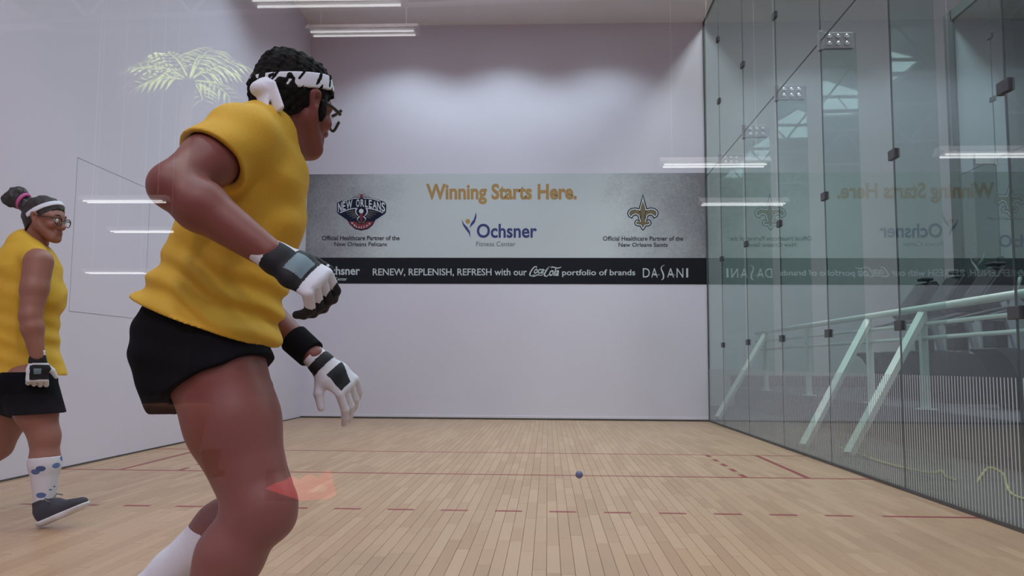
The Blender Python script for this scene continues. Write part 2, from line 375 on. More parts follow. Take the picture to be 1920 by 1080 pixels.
def cola(B):
    w = M_pgrey; Z = lambda q: [(985+x/6.095, 490+y/6.095) for x, y in q]
    B.stroke('lettering', Z([(128, 78), (125, 60), (95, 72), (62, 120), (52, 155), (75, 168), (105, 150)]), [1, 2.2, 2.6, 1], w)
    B.stroke('lettering', Z([(62, 160), (95, 172), (140, 155), (175, 160), (205, 152)]), [1.6, 2, 1], w)
    B.stroke('lettering', Z([(300, 80), (295, 62), (262, 75), (230, 122), (218, 155), (240, 172), (275, 148)]), [1, 2.2, 2.6, 1], w)
    B.stroke('lettering', Z([(250, 85), (290, 62), (330, 70), (370, 78), (410, 66)]), [1, 1.6, 2.4, 1], w)
    B.text('oca', 985+98/6.1, 985+212/6.1, 490+86/6.1, 490+142/6.1, w, .02, 2, .35)
    B.text('ola', 985+272/6.1, 985+385/6.1, 490+72/6.1, 490+168/6.1, w, .02, 2, .35)
    B.text('-', 985+208/6.1, 985+226/6.1, 490+96/6.1, 490+106/6.1, w, .02, 2)
def water(B):
    yt, yb = 503, 520.3; X = lambda q: 985+q/6.095
    B.text('D', X(1342), X(1422), yt, yb, M_pgrey, 0); B.text('A', X(1438), X(1512), yt, yb, M_pgrey, 0)
    B.stroke('lettering', [(X(1590), 497), (X(1562), 499.5), (X(1552), 504), (X(1572), 512), (X(1580), 518), (X(1572), 523), (X(1555), 525)], [.6, 1.6, 2.6, 2.6, .8], M_pgrey)
    B.text('A', X(1620), X(1700), yt, yb, M_pgrey, 0); B.text('N', X(1728), X(1805), yt, yb+.3, M_pgrey, 0); B.text('I', X(1838), X(1860), yt, yb, M_pgrey, 0)
    B.stroke('lettering', [(X(1470), 516.2), (X(1535), 515)], [1.2, .8], M_pgrey); B.stroke('lettering', [(X(1650), 516.2), (X(1710), 515)], [1.2, .8], M_pgrey)
bn = tag(empty('sponsor_banner', (W/2, L, 2.03)), 'wide grey and black printed sponsor banner across the near court front wall', 'banner')
MB().box(.008, W-.006, L-.0035, L-.0003, 2.425, 3.722).build('grey_panel', M_ban, bn)
MB().box(.008, W-.006, L-.0038, L-.0003, 2.028, 2.425).build('black_band', M_band, bn)
B = Banner(bn)
B.text('Winning Starts Here.', 799, 1081.5, 344.5, 383, M_amber, .034)
B.text('Official Healthcare Partner of the', 603.8, 749.3, 442, 450.6, M_dkgrey, .02); B.text('New Orleans Pelicans', 627, 725.5, 453.8, 461.8, M_dkgrey, .012)
B.text('Ochsner', 894, 1006.7, 419.5, 446.2, M_blue, .022); B.text('Fitness Center', 893, 966.7, 453, 461.8, M_midgrey, 0)
B.text('Official Healthcare Partner of the', 1130.4, 1280.7, 443, 451.4, M_dkgrey, .012); B.text('New Orleans Saints', 1159.5, 1251.8, 455, 462.9, M_dkgrey, .012)
sprig(B, 0, M_blue, M_amber); crest(B); fleur(B)
B.text('Ochsner', 604, 675, 499.3, 515.6, M_pgrey, .022); B.text('Fitness Center', 604, 650.6, 520, 526.2, M_pgrey, .01)
B.text('RENEW, REPLENISH, REFRESH with our', 699, 987.8, 503.5, 518.6, M_pgrey, .012)
B.text('portfolio of brands', 1054, 1191, 505.4, 519.6, M_pgrey, .012); cola(B); water(B)

# ---------------------------------------------------------------- glass side wall
wr = tag(empty('wall_right', (W, L/2, 0)), kind='structure')
JY = [L, 11.17, 9.77, 8.34, 6.95, 5.53, 4.14, 2.74, 1.34, 0.0]; ZJ = 3.66
for i in range(len(JY)-1):
    a, b = JY[i+1]+.004, JY[i]-.004
    for z0, z1 in ((.02, ZJ-.003), (ZJ+.003, H)):
        MB().box(W, W+.005, a, b, z0, z1).build('glass_pane', M_glass, wr)
    MB().box(W+.001, W+.011, b-.001, b+.007, .02, H).build('joint_seal', M_seal, wr)
    MB().box(W+.001, W+.011, a, b, ZJ-.003, ZJ+.003).build('joint_seal', M_seal, wr)
    mb = MB(); y = a+.02
    while y < b-.015: mb.box(W-.0008, W, y, y+.010, .022, .77); y += .035
    o = mb.build('stripe_film', M_stripe, wr); o['kind'] = 'stuff'
MB().box(W-.008, W+.02, L-.016, L, .02, H).build('edge_channel', M_seal, wr)
MB().box(W-.006, W+.02, 0, L, H-.02, H).build('edge_channel', M_seal, wr)
def clip_part(X, Y, z, root, sg=1):
    mb = MB(); mb.bbox(X-.014, X+.026, Y-.055, Y+.055, z-.034, z+.034, .004); o = mb.build('glass_clip', M_clip, root)
    mb = MB().tube([(X-.02, Y-.03, z), (X-.012, Y-.03, z)], .013, 12).tube([(X-.02, Y+.03, z), (X-.012, Y+.03, z)], .013, 12)
    return o
for Y in JY[1:-1]:
    MB().box(W+.014, W+.31, Y-.0095, Y+.0095, .0, ZJ+.07).build('glass_fin', M_glass, wr)
    for z in (1.10, 2.28, 4.50, 5.39): clip_part(W, Y, z, wr)
    mb = MB().bbox(W+.02, W+.285, Y-.022, Y-.010, ZJ-.072, ZJ+.072, .003); mb.bbox(W+.02, W+.285, Y+.010, Y+.022, ZJ-.072, ZJ+.072, .003)
    mb.bbox(W-.014, W+.022, Y-.03, Y+.03, ZJ-.085, ZJ+.085, .003); br = mb.build('fin_bracket', M_steel, wr)
    for k in range(3):
        for dz in (-.032, .032):
            xx = W+.075+k*.075
            o = MB().tube([(xx, Y-.021, ZJ+dz), (xx, Y-.028, ZJ+dz), (xx, Y-.031, ZJ+dz)], [.022, .022, .014], 12).build('bolt', M_bolt, wr)
            o.parent = br; o.matrix_parent_inverse = Matrix.Identity(4)

# ---------------------------------------------------------------- gallery between the two courts
M_dfloor = mat('dark concrete floor', (.035, .034, .036, 1), (.06, .058, .058, 1), 3, .55, .1)
M_plat = mat('dark grey platform carpet', (.055, .052, .066, 1), (.075, .07, .085, 1), 20, .9)
M_gwall = mat('pale gallery wall', (.50, .52, .52, 1), (.55, .57, .57, 1), 2, .7)
M_rail = mat('white rail paint', (.78, .75, .68, 1), (.83, .80, .73, 1), 9, .4)
M_dark = mat('charcoal plastic', (.035, .034, .042, 1), (.05, .048, .058, 1), 8, .5)
M_greyp = mat('grey painted steel', (.32, .33, .37, 1), (.38, .39, .43, 1), 8, .45)
M_scr = mat('dark screen', (.012, .013, .016, 1), None, 8, .2)
M_yel = mat('yellow cord', (.42, .36, .12, 1), None, 8, .6)
XB = 9.84; GE = 17.2
tag(MB().box(W+.02, 7.62, -.1, GE, -.15, -.01).build('floor_gallery', M_dfloor), kind='structure')
tag(MB().box(7.52, 12.0, 3.2, GE-.3, -.15, .385).build('floor_platform', M_plat), kind='structure')
tag(MB().box(W-.2, 14, GE, GE+.15, -.1, 9.1).build('wall_gallery_end', M_gwall), kind='structure')
tag(MB().box(W-.15, W+.0, L+.2, GE, -.1, 9.1).build('wall_gallery_left', M_gwall), kind='structure')
tag(MB().box(7.5, 14, GE-.03, GE-.001, .385, .62).build('baseboard_gallery', M_plat), kind='structure')
tag(MB().box(W+.06, XB-.01, -.1, GE, 9.0, 9.15).build('ceiling_gallery', M_ceil), kind='structure')
XR = 7.6
rl = tag(empty('guard_rail', (XR, 10, .385)), 'white tubular guard rail with slanted braces beyond the glass', 'railing')
MB().tube([(XR, 3.4, 1.425), (XR, 15.4, 1.425)], .036, 14).build('top_rail', M_rail, rl, True)
for z in (1.262, 1.118): MB().tube([(XR, 3.4, z), (XR, 15.4, z)], .021, 12).build('rail', M_rail, rl, True)
for Y in (8.55, 9.98, 12.35, 14.75, 5.65):
    po = MB().bbox(XR-.035, XR+.035, Y-.035, Y+.035, .385, 1.40, .006).build('post', M_rail, rl)
    MB().bbox(XR-.08, XR+.08, Y-.08, Y+.08, .386, .398, .003).build('base_plate', M_rail, rl)
def bar(a, b, w):
    a, b = Vector(a), Vector(b); t = (b-a).normalized(); s = t.cross(Vector((0, 0, 1))).normalized(); u = s.cross(t)
    V = [p+s*i*w+u*j*w for p in (a, b) for i, j in ((-1, -1), (1, -1), (1, 1), (-1, 1))]
    return V, [(3, 2, 1, 0), (4, 5, 6, 7)]+[(k, (k+1) % 4, (k+1) % 4+4, k+4) for k in range(4)]
for a, b in (((XR-.02, 8.5, 1.36), (6.54, 7.81, 0)), ((XR-.02, 9.95, 1.36), (6.33, 8.5, 0)), ((XR-.02, 14.7, 1.36), (6.35, 12.9, 0)), ((XR-.02, 7.05, 1.36), (6.6, 6.1, 0))):
    if b[1] == 6.1: continue
    MB().add(*bar(a, b, .037)).build('brace', M_rail, rl)
cords = [[onz for onz in q] for q in ([(6.69, 8.5, .0), (6.69, 8.11, .0), (6.61, 7.15, .0), (6.69, 6.53, .0), (6.85, 6.64, .0), (6.72, 6.3, .0), (6.7, 6.1, .0)], [(6.8, 6.0, 0), (7.0, 6.34, 0), (7.35, 6.89, 0), (7.25, 6.5, 0), (6.95, 5.9, 0), (6.76, 5.49, 0), (6.71, 5.27, 0), (6.75, 5.0, 0)])]
for q, lab in zip(cords, ('thin yellow cord trailing on the dark floor behind the braces', 'thin yellow cord arching in a loop nearest the right frame edge')):
    tag(MB().tube([(p[0], p[1], .0) for p in crom(q, 8, False)], .010, 6).build('yellow_cord', M_yel, None, True), lab, 'cord', 'yellow cords on the dark floor')
def treadmill(Y, label):
    X0, Z0 = 8.3, .385; e = tag(empty('exercise_machine', (X0+.7, Y, Z0)), label, 'exercise machine', 'exercise machines behind the guard rail')
    prof = crom([(0, .64), (.45, .60), (1.0, .52), (1.3, .45), (1.44, .30), (1.46, .08), (1.42, .0), (.7, .0), (.32, .0), (.26, .12), (.20, .34), (.10, .54)], 4)
    o = MB().prism([(X0+a, Z0+max(0, b)) for a, b in prof], 'y', Y-.27, Y+.27).build('shroud', M_dark, e); fix_normals(o)
    for s_ in (-1, 1):
        MB().add(*bar((X0+1.08, Y+s_*.26, Z0+.45), (X0+.86, Y+s_*.26, Z0+1.22), .035)).build('upright', M_greyp, e)
        MB().tube(crom([(X0+.95, Y+s_*.30, Z0+1.15), (X0+.75, Y+s_*.33, Z0+1.12), (X0+.45, Y+s_*.33, Z0+1.05), (X0+.25, Y+s_*.31, Z0+1.0)], 4, False), .022, 8).build('handlebar', M_dark, e, True)
        MB().tube([(X0+1.02, Y+s_*.24, Z0+1.25), (X0+1.10, Y+s_*.24, Z0+1.52)], .022, 8).build('grip', M_greyp, e, True)
    MB().bbox(X0+.70, X0+1.0, Y-.30, Y+.30, Z0+1.02, Z0+1.12, .02).build('crossbar', M_dark, e)
    MB().bbox(X0+.82, X0+.98, Y-.16, Y+.16, Z0+.66, Z0+1.0, .03).build('lower_panel', M_dark, e)
    P = [(X0+.56, 1.18), (X0+.62, 1.12), (X0+.92, 1.14), (X0+1.05, 1.56), (X0+.98, 1.66), (X0+.92, 1.66)]
    c = MB().prism([(a, Z0+b) for a, b in P], 'y', Y-.27, Y+.27).build('console', M_dark, e); fix_normals(c)
    d = Vector((.36, 0, .48)).normalized(); nrm = Vector((-.8, 0, .6))
    V = [(X0+.60+t*.30+nrm.x*.006, Y+w, Z0+1.235+t*.40+nrm.z*.006) for t, w in ((0, -.2), (1, -.2), (1, .2), (0, .2))]
    mesh_obj('screen', V, [(0, 1, 2, 3)], M_scr, e)
    MB().tube([(X0+1.0, Y, Z0+1.6), (X0+.98, Y, Z0+1.71)], .02, 8).bbox(X0+.86, X0+1.03, Y-.09, Y+.09, Z0+1.69, Z0+1.73, .015).build('top_shelf', M_dark, e)
for Y, lab in ((12.1, 'charcoal cardio machine farthest along the guard rail'), (11.15, 'charcoal cardio machine second farthest along the guard rail'), (10.2, 'charcoal cardio machine with console beside the far glass corner'), (8.75, 'charcoal cardio machine nearest the camera, cut by the frame edge')):
    treadmill(Y, lab)
# the second court beyond the gallery
tag(MB().box(XB, XB+W, L, L+.2, -.1, H).build('wall_far_court', M_wall), kind='structure')
tag(MB().box(XB, XB+W, -.1, L+.2, H, H+.12).build('ceiling_far_court', M_ceil), kind='structure')
tag(MB().box(12.0, XB+W, 0, L, -.12, 0).build('floor_far_court', M_wood), kind='structure')
gb = tag(empty('wall_far_glass', (XB, L/2, 0)), kind='structure')
for i in range(6):
    a, b = JY[i+1]+.004, JY[i]-.004
    for z0, z1 in ((.39, ZJ-.003), (ZJ+.003, H)): MB().box(XB-.012, XB, a, b, z0, z1).build('glass_pane', M_glass, gb)
    MB().box(XB-.011, XB-.001, b-.001, b+.007, .39, H).build('joint_seal', M_seal, gb)
    MB().box(XB-.011, XB-.001, a, b, ZJ-.003, ZJ+.003).build('joint_seal', M_seal, gb)
MB().box(XB-.03, XB+.02, L-.03, L+.21, .39, H+.13).build('edge_channel', M_seal, gb); MB().box(XB-.03, XB+.02, 0, L, H-.03, H+.13).build('edge_channel', M_seal, gb)
for Y in JY[1:5]:
    MB().box(XB-.31, XB-.014, Y-.0095, Y+.0095, .39, ZJ+.07).build('glass_fin', M_glass, gb)
    for z in (2.28, 4.50, 5.39): clip_part(XB-.012, Y, z, gb)
    br = MB().bbox(XB-.285, XB-.02, Y-.022, Y+.022, ZJ-.072, ZJ+.072, .003).bbox(XB-.03, XB+.012, Y-.03, Y+.03, ZJ-.085, ZJ+.085, .003).build('fin_bracket', M_steel, gb)
bb = tag(empty('sponsor_banner', (XB+W/2, L, 2.03)), 'grey and black sponsor banner in the far court at right frame edge', 'banner')
MB().box(XB+.03, XB+W-.006, L-.0035, L-.0003, 2.425, 3.722).build('grey_panel', M_ban, bb); MB().box(XB+.03, XB+W-.006, L-.0038, L-.0003, 2.028, 2.425).build('black_band', M_band, bb)
B2 = Banner(bb); fleur(B2, 1893-1205, -25)
B2.text('Official Healthcare Partner', 1846, 1960, 407, 413, M_dkgrey, .012); B2.text('Ochsner', 1872, 1985, 440, 464, M_blue, .022)
sprig(B2, 1833-880, M_pwhite, M_gold, 70); B2.text('Ochsner', 1847, 1928, 500, 519, M_pgrey, .022)
# ---------------------------------------------------------------- implicit surfaces for the figures
def vec(*a): return np.array(a, float)
def nrm_(v): v = np.array(v, float); return v/np.linalg.norm(v)
def E_(a, b, ra, rb=None, side=(0, 1, 0), cap=None):
    """tapered limb or trunk segment from a to b; ra, rb = radius or (lateral, front-back) half widths"""
    two = lambda r: (r, r) if isinstance(r, (int, float)) else r
    return dict(a=vec(*a), b=vec(*b), ra=two(ra), rb=two(rb if rb is not None else ra), side=vec(*side), cap=cap)
class Field:
    def __init__(s, lo, hi, res):
        s.lo = np.array(lo, float); s.res = res; s.n = np.ceil((np.array(hi)-s.lo)/res).astype(int)+1
        s.A = np.full(s.n, 1.0, np.float32); s.ax = [(s.lo[i]+np.arange(s.n[i])*res).astype(np.float32) for i in range(3)]
    def like(s):
        f = Field.__new__(Field); f.lo, f.res, f.n, f.ax = s.lo, s.res, s.n, s.ax; f.A = np.full(s.n, 1.0, np.float32); return f
    def region(s, lo, hi):
        i0 = np.clip(np.floor((lo-s.lo)/s.res).astype(int), 0, s.n); i1 = np.clip(np.ceil((hi-s.lo)/s.res).astype(int)+1, 0, s.n)
        return tuple(slice(a, b) for a, b in zip(i0, i1))
    def add(s, p, k=.02, grow=0, sub=False):
        a, b = p['a'], p['b']; ra = (p['ra'][0]+grow, p['ra'][1]+grow); rb = (p['rb'][0]+grow, p['rb'][1]+grow)
        mr = max(ra+rb)+(p['cap'] or 0)*0+k+.02; sl = s.region(np.minimum(a, b)-mr, np.maximum(a, b)+mr)
        X = s.ax[0][sl[0]][:, None, None]; Y = s.ax[1][sl[1]][None, :, None]; Z = s.ax[2][sl[2]][None, None, :]
        if 0 in (X.size, Y.size, Z.size): return s
        ba = b-a; l2 = float(ba@ba); l = math.sqrt(l2)
        axis = ba/l if l > 1e-6 else vec(0, 0, 1)
        sd = p['side']-axis*(p['side']@axis)
        if np.linalg.norm(sd) < 1e-4: sd = np.cross(axis, (1, 0, 0.3))
        sd = nrm_(sd); fr = np.cross(axis, sd)
        dx, dy, dz = X-a[0], Y-a[1], Z-a[2]
        w = dx*axis[0]+dy*axis[1]+dz*axis[2]; t = np.clip(w/l, 0, 1) if l > 1e-6 else np.zeros_like(w)
        w = w-t*l
        u = dx*sd[0]+dy*sd[1]+dz*sd[2]; v = dx*fr[0]+dy*fr[1]+dz*fr[2]
        A_ = ra[0]+(rb[0]-ra[0])*t; B_ = ra[1]+(rb[1]-ra[1])*t; C_ = (np.minimum(A_, B_) if p['cap'] is None else p['cap']+grow)
        k0 = np.sqrt((u/A_)**2+(v/B_)**2+(w/C_)**2)+1e-6; k1 = np.sqrt((u/A_**2)**2+(v/B_**2)**2+(w/C_**2)**2)+1e-6
        d = (k0*(k0-1)/k1).astype(np.float32)
        cur = s.A[sl]
        if sub:
            h = np.clip(.5-.5*(cur+d)/k, 0, 1); s.A[sl] = cur*(1-h)+(-d)*h+k*h*(1-h)
        else: s.A[sl] = smin(cur, d, k)
        return s
    def cut(s, p0, n):
        n = nrm_(n); s.A = np.maximum(s.A, (s.ax[0]*n[0])[:, None, None]+(s.ax[1]*n[1])[None, :, None]+(s.ax[2]*n[2])[None, None, :]-np.float32(np.dot(p0, n))).astype(np.float32); return s
    def merge(s, o, k=.01): s.A = smin(s.A, o.A, k); return s
    def grid(s): return np.meshgrid(*s.ax, indexing='ij', sparse=True)
    def mesh(s):
        A = s.A; neg = A < 0; n = s.n
        c = np.zeros(n-1, np.uint8)
        for i in (0, 1):
            for j in (0, 1):
                for k in (0, 1): c += neg[i:n[0]-1+i, j:n[1]-1+j, k:n[2]-1+k]
        idx = np.argwhere((c > 0) & (c < 8)); vid = np.full(n-1, -1, np.int32); vid[tuple(idx.T)] = np.arange(len(idx))
        val = {}
        for i in (0, 1):
            for j in (0, 1):
                for k in (0, 1): val[i, j, k] = A[idx[:, 0]+i, idx[:, 1]+j, idx[:, 2]+k].astype(float)
        acc = np.zeros((len(idx), 3)); cnt = np.zeros(len(idx))
        cs = list(val)
        for p in cs:
            for ax in range(3):
                if p[ax]: continue
                q = list(p); q[ax] = 1; q = tuple(q); va, vb = val[p], val[q]; m_ = (va < 0) != (vb < 0)
                t = np.where(m_, va/np.where(m_, va-vb, 1), 0); pos = np.tile(np.array(p, float), (len(idx), 1)); pos[:, ax] += t
                acc += pos*m_[:, None]; cnt += m_
        V = s.lo+(idx+acc/cnt[:, None])*s.res; Q = []
        for ax in range(3):
            sl0 = [slice(1, -1)]*3; sl1 = [slice(1, -1)]*3; sl0[ax] = slice(0, -1); sl1[ax] = slice(1, None)
            a, b = neg[tuple(sl0)], neg[tuple(sl1)]; e = np.argwhere(a != b); inside = a[tuple(e.T)]
            off = np.array([1, 1, 1]); off[ax] = 0; e = e+off; o1, o2 = (ax+1) % 3, (ax+2) % 3
            def g(d1, d2):
                q = e.copy(); q[:, o1] += d1; q[:, o2] += d2; return vid[q[:, 0], q[:, 1], q[:, 2]]
            q = np.stack([g(-1, -1), g(0, -1), g(0, 0), g(-1, 0)], 1); q[~inside] = q[~inside][:, ::-1]; Q.append(q)
        Q = np.concatenate(Q); Q = Q[(Q >= 0).all(1)]
        return V, Q
def smin(a, b, k):
    h = np.clip(.5+.5*(b-a)/k, 0, 1); return (b*(1-h)+a*h-k*h*(1-h)).astype(np.float32)
def grid_obj(name, V, Q, mats, root=None, idx=None):
    me = bpy.data.meshes.new(name); me.vertices.add(len(V)); me.vertices.foreach_set('co', V.astype(np.float32).ravel())
    me.loops.add(len(Q)*4); me.loops.foreach_set('vertex_index', Q.astype(np.int32).ravel())
    me.polygons.add(len(Q)); me.polygons.foreach_set('loop_start', np.arange(0, len(Q)*4, 4, dtype=np.int32))
    me.polygons.foreach_set('use_smooth', np.ones(len(Q), bool))
    for q in (mats if isinstance(mats, (list, tuple)) else [mats]): me.materials.append(q)
    if idx is not None: me.polygons.foreach_set('material_index', idx.astype(np.int32))
    me.update(calc_edges=True); me.validate(); o = bpy.data.objects.new(name, me); link(o)
    if root is not None: child(o, root)
    return o
def prim_bounds(prims, pad=.05):
    P = np.array([q for p in prims for q in (p['a']-max(p['ra']), p['a']+max(p['ra']), p['b']-max(p['rb']), p['b']+max(p['rb']))])
    return P.min(0)-pad, P.max(0)+pad
def blob(name, prims, res, mats, root, k=.02, cuts=(), subs=(), fn=None, idx=None, grow=0):
    f = Field(*prim_bounds(prims), res)
    for p in prims: f.add(p, k, grow)
    for p in subs: f.add(p, .006, sub=True)
    if fn: f.A = f.A+fn(*f.grid()).astype(np.float32)
    for c in cuts: f.cut(*c)
    V, Q = f.mesh(); ii = None
    if idx: ii = idx(V[Q].mean(1))
    return grid_obj(name, V, Q, mats, root, ii)
RNG = np.random.RandomState(3)
def wobble(amp, freq, n=10):
    D = RNG.randn(n, 3); D /= np.linalg.norm(D, axis=1)[:, None]; F_ = freq*(.6+.8*RNG.rand(n)); ph = RNG.rand(n)*6.28
    return lambda X, Y, Z: sum(np.sin((X*D[i, 0]+Y*D[i, 1]+Z*D[i, 2])*F_[i]+ph[i]) for i in range(n))*amp/math.sqrt(n)
class Frame:
    def __init__(s, c, fwd, up, k=1.0):
        s.c = np.array(c, float); s.f = nrm_(fwd); s.u = nrm_(np.array(up, float)-s.f*np.dot(up, s.f)); s.r = np.cross(s.f, s.u); s.k = k
    def __call__(s, lat, f, u): return s.c+(s.r*lat+s.f*f+s.u*u)*s.k
    def loc(s, P): d = (P-s.c)/s.k; return d@s.r, d@s.f, d@s.u
def head_prims(h):
    k = h.k; r = h.r; P = []; sub = []
    e = lambda c, lat, fb, up: P.append((E_(h(c[0], c[1]-1e-4, c[2]), h(c[0], c[1]+1e-4, c[2]), (lat*k, up*k), None, r, fb*k), .012))
    P.append((E_(h(0, -.012, .015), h(0, -.012, .036), (.072*k, .092*k), (.070*k, .088*k), r, .068*k), .02))
    P.append((E_(h(0, .035, .02), h(0, .052, -.075), (.060*k, .052*k), (.032*k, .034*k), r, .03*k), .03))
    for s_ in (-1, 1):
        P.append((E_(h(s_*.056, .0, -.035), h(s_*.020, .066, -.088), .021*k, .019*k), .025))
        e((s_*.036, .060, -.022), .024, .026, .022)
        # ear
        P.append((E_(h(s_*.073, -.004, -.022), h(s_*.080, -.012, .016), (.008*k, .012*k), (.009*k, .019*k), r, .016*k), .008))
        sub.append(E_(h(s_*.088, -.004, -.004), h(s_*.088, -.006, .008), .009*k, .010*k))
        sub.append(E_(h(s_*.031, .097, .001), h(s_*.031, .098, .001), .013*k))
        P.append((E_(h(s_*.010, .094, -.033), h(s_*.013, .086, -.034), .009*k, .007*k), .006))
        P.append((E_(h(s_*.012, .080, .021), h(s_*.046, .066, .019), .010*k, .009*k), .012))
    P.append((E_(h(0, .084, .010), h(0, .105, -.028), .0085*k, .0115*k), .010))
    P.append((E_(h(-.020, .082, -.0535), h(.020, .082, -.0535), .0075*k), .008)); P.append((E_(h(-.017, .082, -.066), h(.017, .082, -.066), .009*k), .008))
    e((0, .074, -.094), .022, .017, .015)
    return P, sub
def hand_prims(w, xdir, zback, right=True, curl=(50, 35, 20), k=1.0, spread=.04, thumb=(.6, .75, -.35)):
    x = nrm_(xdir); z = nrm_(np.array(zback, float)-x*np.dot(zback, x)); y = np.cross(z, x) if right else np.cross(x, z); w = np.array(w, float)
    g = lambda a, b, c: w+(x*a+y*b+z*c)*k
    P = [(E_(g(-.05, 0, 0), g(.0, 0, 0), (.030*k, .024*k), (.031*k, .022*k), y), .01), (E_(g(.0, 0, 0), g(.04, .002, .002), (.031*k, .021*k), (.042*k, .018*k), y), .02), (E_(g(.04, .002, .002), g(.082, 0, .004), (.042*k, .018*k), (.043*k, .014*k), y), .02)]
    for i, (yy, sc) in enumerate(((.033, .93), (.0115, 1.04), (-.0105, .98), (-.0315, .80))):
        p = g(.086, yy, .002); ang = 0; sp = (1.5-i)*spread
        for j, (ln, r0, r1) in enumerate(((.044, .0108, .0100), (.027, .0100, .0092), (.022, .0092, .0076))):
            ang += math.radians(curl[j]*(1+.08*(i-1))); d = (x*math.cos(ang)-z*math.sin(ang))*math.cos(sp)+y*math.sin(sp)
            q = p+d*ln*sc*k; P.append((E_(p, q, r0*k, r1*k), .004)); p = q
    t = nrm_(x*thumb[0]+y*thumb[1]+z*thumb[2]); t2 = nrm_(t+x*.7-z*.25)
    a = g(.022, .026, -.004); b = a+t*.043*k; c = b+t2*.034*k
    P += [(E_(a, b, .0155*k, .0120*k), .012), (E_(b, c, .0118*k, .0088*k), .004)]
    return P, (lambda Q: ((Q-w)@x/k, (Q-w)@y/k, (Q-w)@z/k))
def multi(name, pk, res, mats, root, subs=(), cuts=(), fn=None, idx=None, pad=.03, keep=None):
    f = Field(*prim_bounds([p for p, k in pk], pad), res)
    for p, k in pk: f.add(p, k)
    for p in subs: f.add(p, .005, sub=True)
    if fn: f.A = f.A+fn(*f.grid()).astype(np.float32)
    for c in cuts: f.cut(*c)
    V, Q = f.mesh(); return grid_obj(name, V, Q, mats, root, idx(V[Q].mean(1)) if idx else None)
def ring_band(name, h, rad, cen, n, width, thick, mats, root, idx=None, res=.0025):
    """band around the head: shell of the skull ellipsoid between two planes"""
    e = lambda g: E_(h(*cen)-h.f*1e-4, h(*cen)+h.f*1e-4, ((rad[0]+g)*h.k, (rad[2]+g)*h.k), None, h.r, (rad[1]+g)*h.k)
    f = Field(*prim_bounds([e(thick), E_(h(0, -.12, 0), h(0, .12, 0), .02)], .02), res); f.add(e(thick), .003); f.add(e(-.006), .003, sub=True)
    c = h(*cen) if not isinstance(width, tuple) else h(*cen)+nrm_(n)*width[1]; w = width[0] if isinstance(width, tuple) else width
    f.cut(c+nrm_(n)*w, n); f.cut(c-nrm_(n)*w, -nrm_(n))
    V, Q = f.mesh(); return grid_obj(name, V, Q, mats, root, idx(V[Q].mean(1)) if idx else None)
def shoe(name, heel, toe, up, root, m_up, m_sole, m_lace, k=1.0):
    f_ = nrm_(np.array(toe)-np.array(heel)); u = nrm_(np.array(up, float)-f_*np.dot(up, f_)); s_ = np.cross(f_, u); hl = np.array(heel, float)
    g = lambda a, b, c: hl+(f_*a+s_*b+u*c)*k
    pk = [(E_(g(.045, 0, .055), g(.12, 0, .06), (.036*k, .045*k), (.040*k, .042*k), s_, .04*k), .02), (E_(g(.12, 0, .05), g(.235, 0, .038), (.042*k, .036*k), (.038*k, .022*k), s_, .04*k), .025), (E_(g(.05, 0, .07), g(.062, 0, .112), (.036*k, .042*k), (.039*k, .048*k), s_, .02*k), .02)]
    o = multi(name, pk, .0035, m_up, root, cuts=((g(0, 0, .020), -u), (g(.05, 0, .118), u)))
    so = multi('sole', [(E_(g(.045, 0, .022), g(.14, 0, .020), (.042*k, .03*k), (.044*k, .03*k), s_, .045*k), .02), (E_(g(.14, 0, .020), g(.235, 0, .026), (.046*k, .03*k), (.041*k, .026*k), s_, .045*k), .02)], .0035, m_sole, root, cuts=((g(0, 0, 0), -u), (g(0, 0, .026), u)))
    mb = MB()
    for i in range(5):
        a = .115+i*.021; zt = .096-i*.0088; mb.tube([g(a, -.026, zt-.012), g(a+.006, 0, zt), g(a, .026, zt-.012)], .0035*k, 6)
    mb.tube([g(.11, 0, .098), g(.10, .03, .115), g(.115, .045, .10), g(.125, .03, .085)], .003*k, 6); mb.tube([g(.11, 0, .098), g(.12, -.03, .12), g(.14, -.042, .105)], .003*k, 6)
    la = mb.build('laces', m_lace, root, True)
    for q in (so, la): q.parent = o; q.matrix_parent_inverse = Matrix.Identity(4)
    return o
M_skin1 = mat('warm brown skin', (.19, .055, .045, 1), (.22, .070, .058, 1), 7, .48, .05, 90, sss=.08)
M_skin2 = mat('tan skin', (.25, .098, .068, 1), (.29, .118, .082, 1), 7, .5, .05, 90, sss=.08)
M_yellow = mat('yellow jersey', (.60, .345, .02, 1), (.66, .39, .028, 1), 5, .75, .12, 160)
M_black = mat('black cotton', (.005, .005, .0075, 1), (.008, .008, .011, 1), 20, .9, .1, 150, spec=.08)
M_hair = mat('black hair', (.006, .005, .005, 1), (.012, .010, .009, 1), 120, .75, .6, 160, spec=.12)
M_hair2 = mat('dark brown hair', (.012, .009, .009, 1), (.03, .022, .022, 1), 60, .5, .4, 90, stretch=(1, 1, 4))
M_white = mat('white cotton', (.66, .68, .78, 1), (.74, .76, .84, 1), 20, .8, .1, 120)
M_gwhite = mat('white glove leather', (.60, .62, .70, 1), (.70, .72, .80, 1), 20, .6, .1, 90)
M_gblack = mat('black glove leather', (.008, .008, .011, 1), (.014, .014, .018, 1), 20, .6, .1, 90, spec=.25)
M_gteal = mat('grey blue glove patch', (.10, .16, .20, 1), (.16, .24, .28, 1), 30, .5)
M_pink = mat('pink hair tie', (.55, .10, .30, 1), None, 20, .7)
M_frame = mat('dark eyewear frame', (.02, .018, .02, 1), None, 20, .4)
M_eye = mat('eye white', (.7, .68, .66, 1), None, 20, .2); M_lip = mat('lip tone', (.26, .08, .06, 1), None, 20, .5)
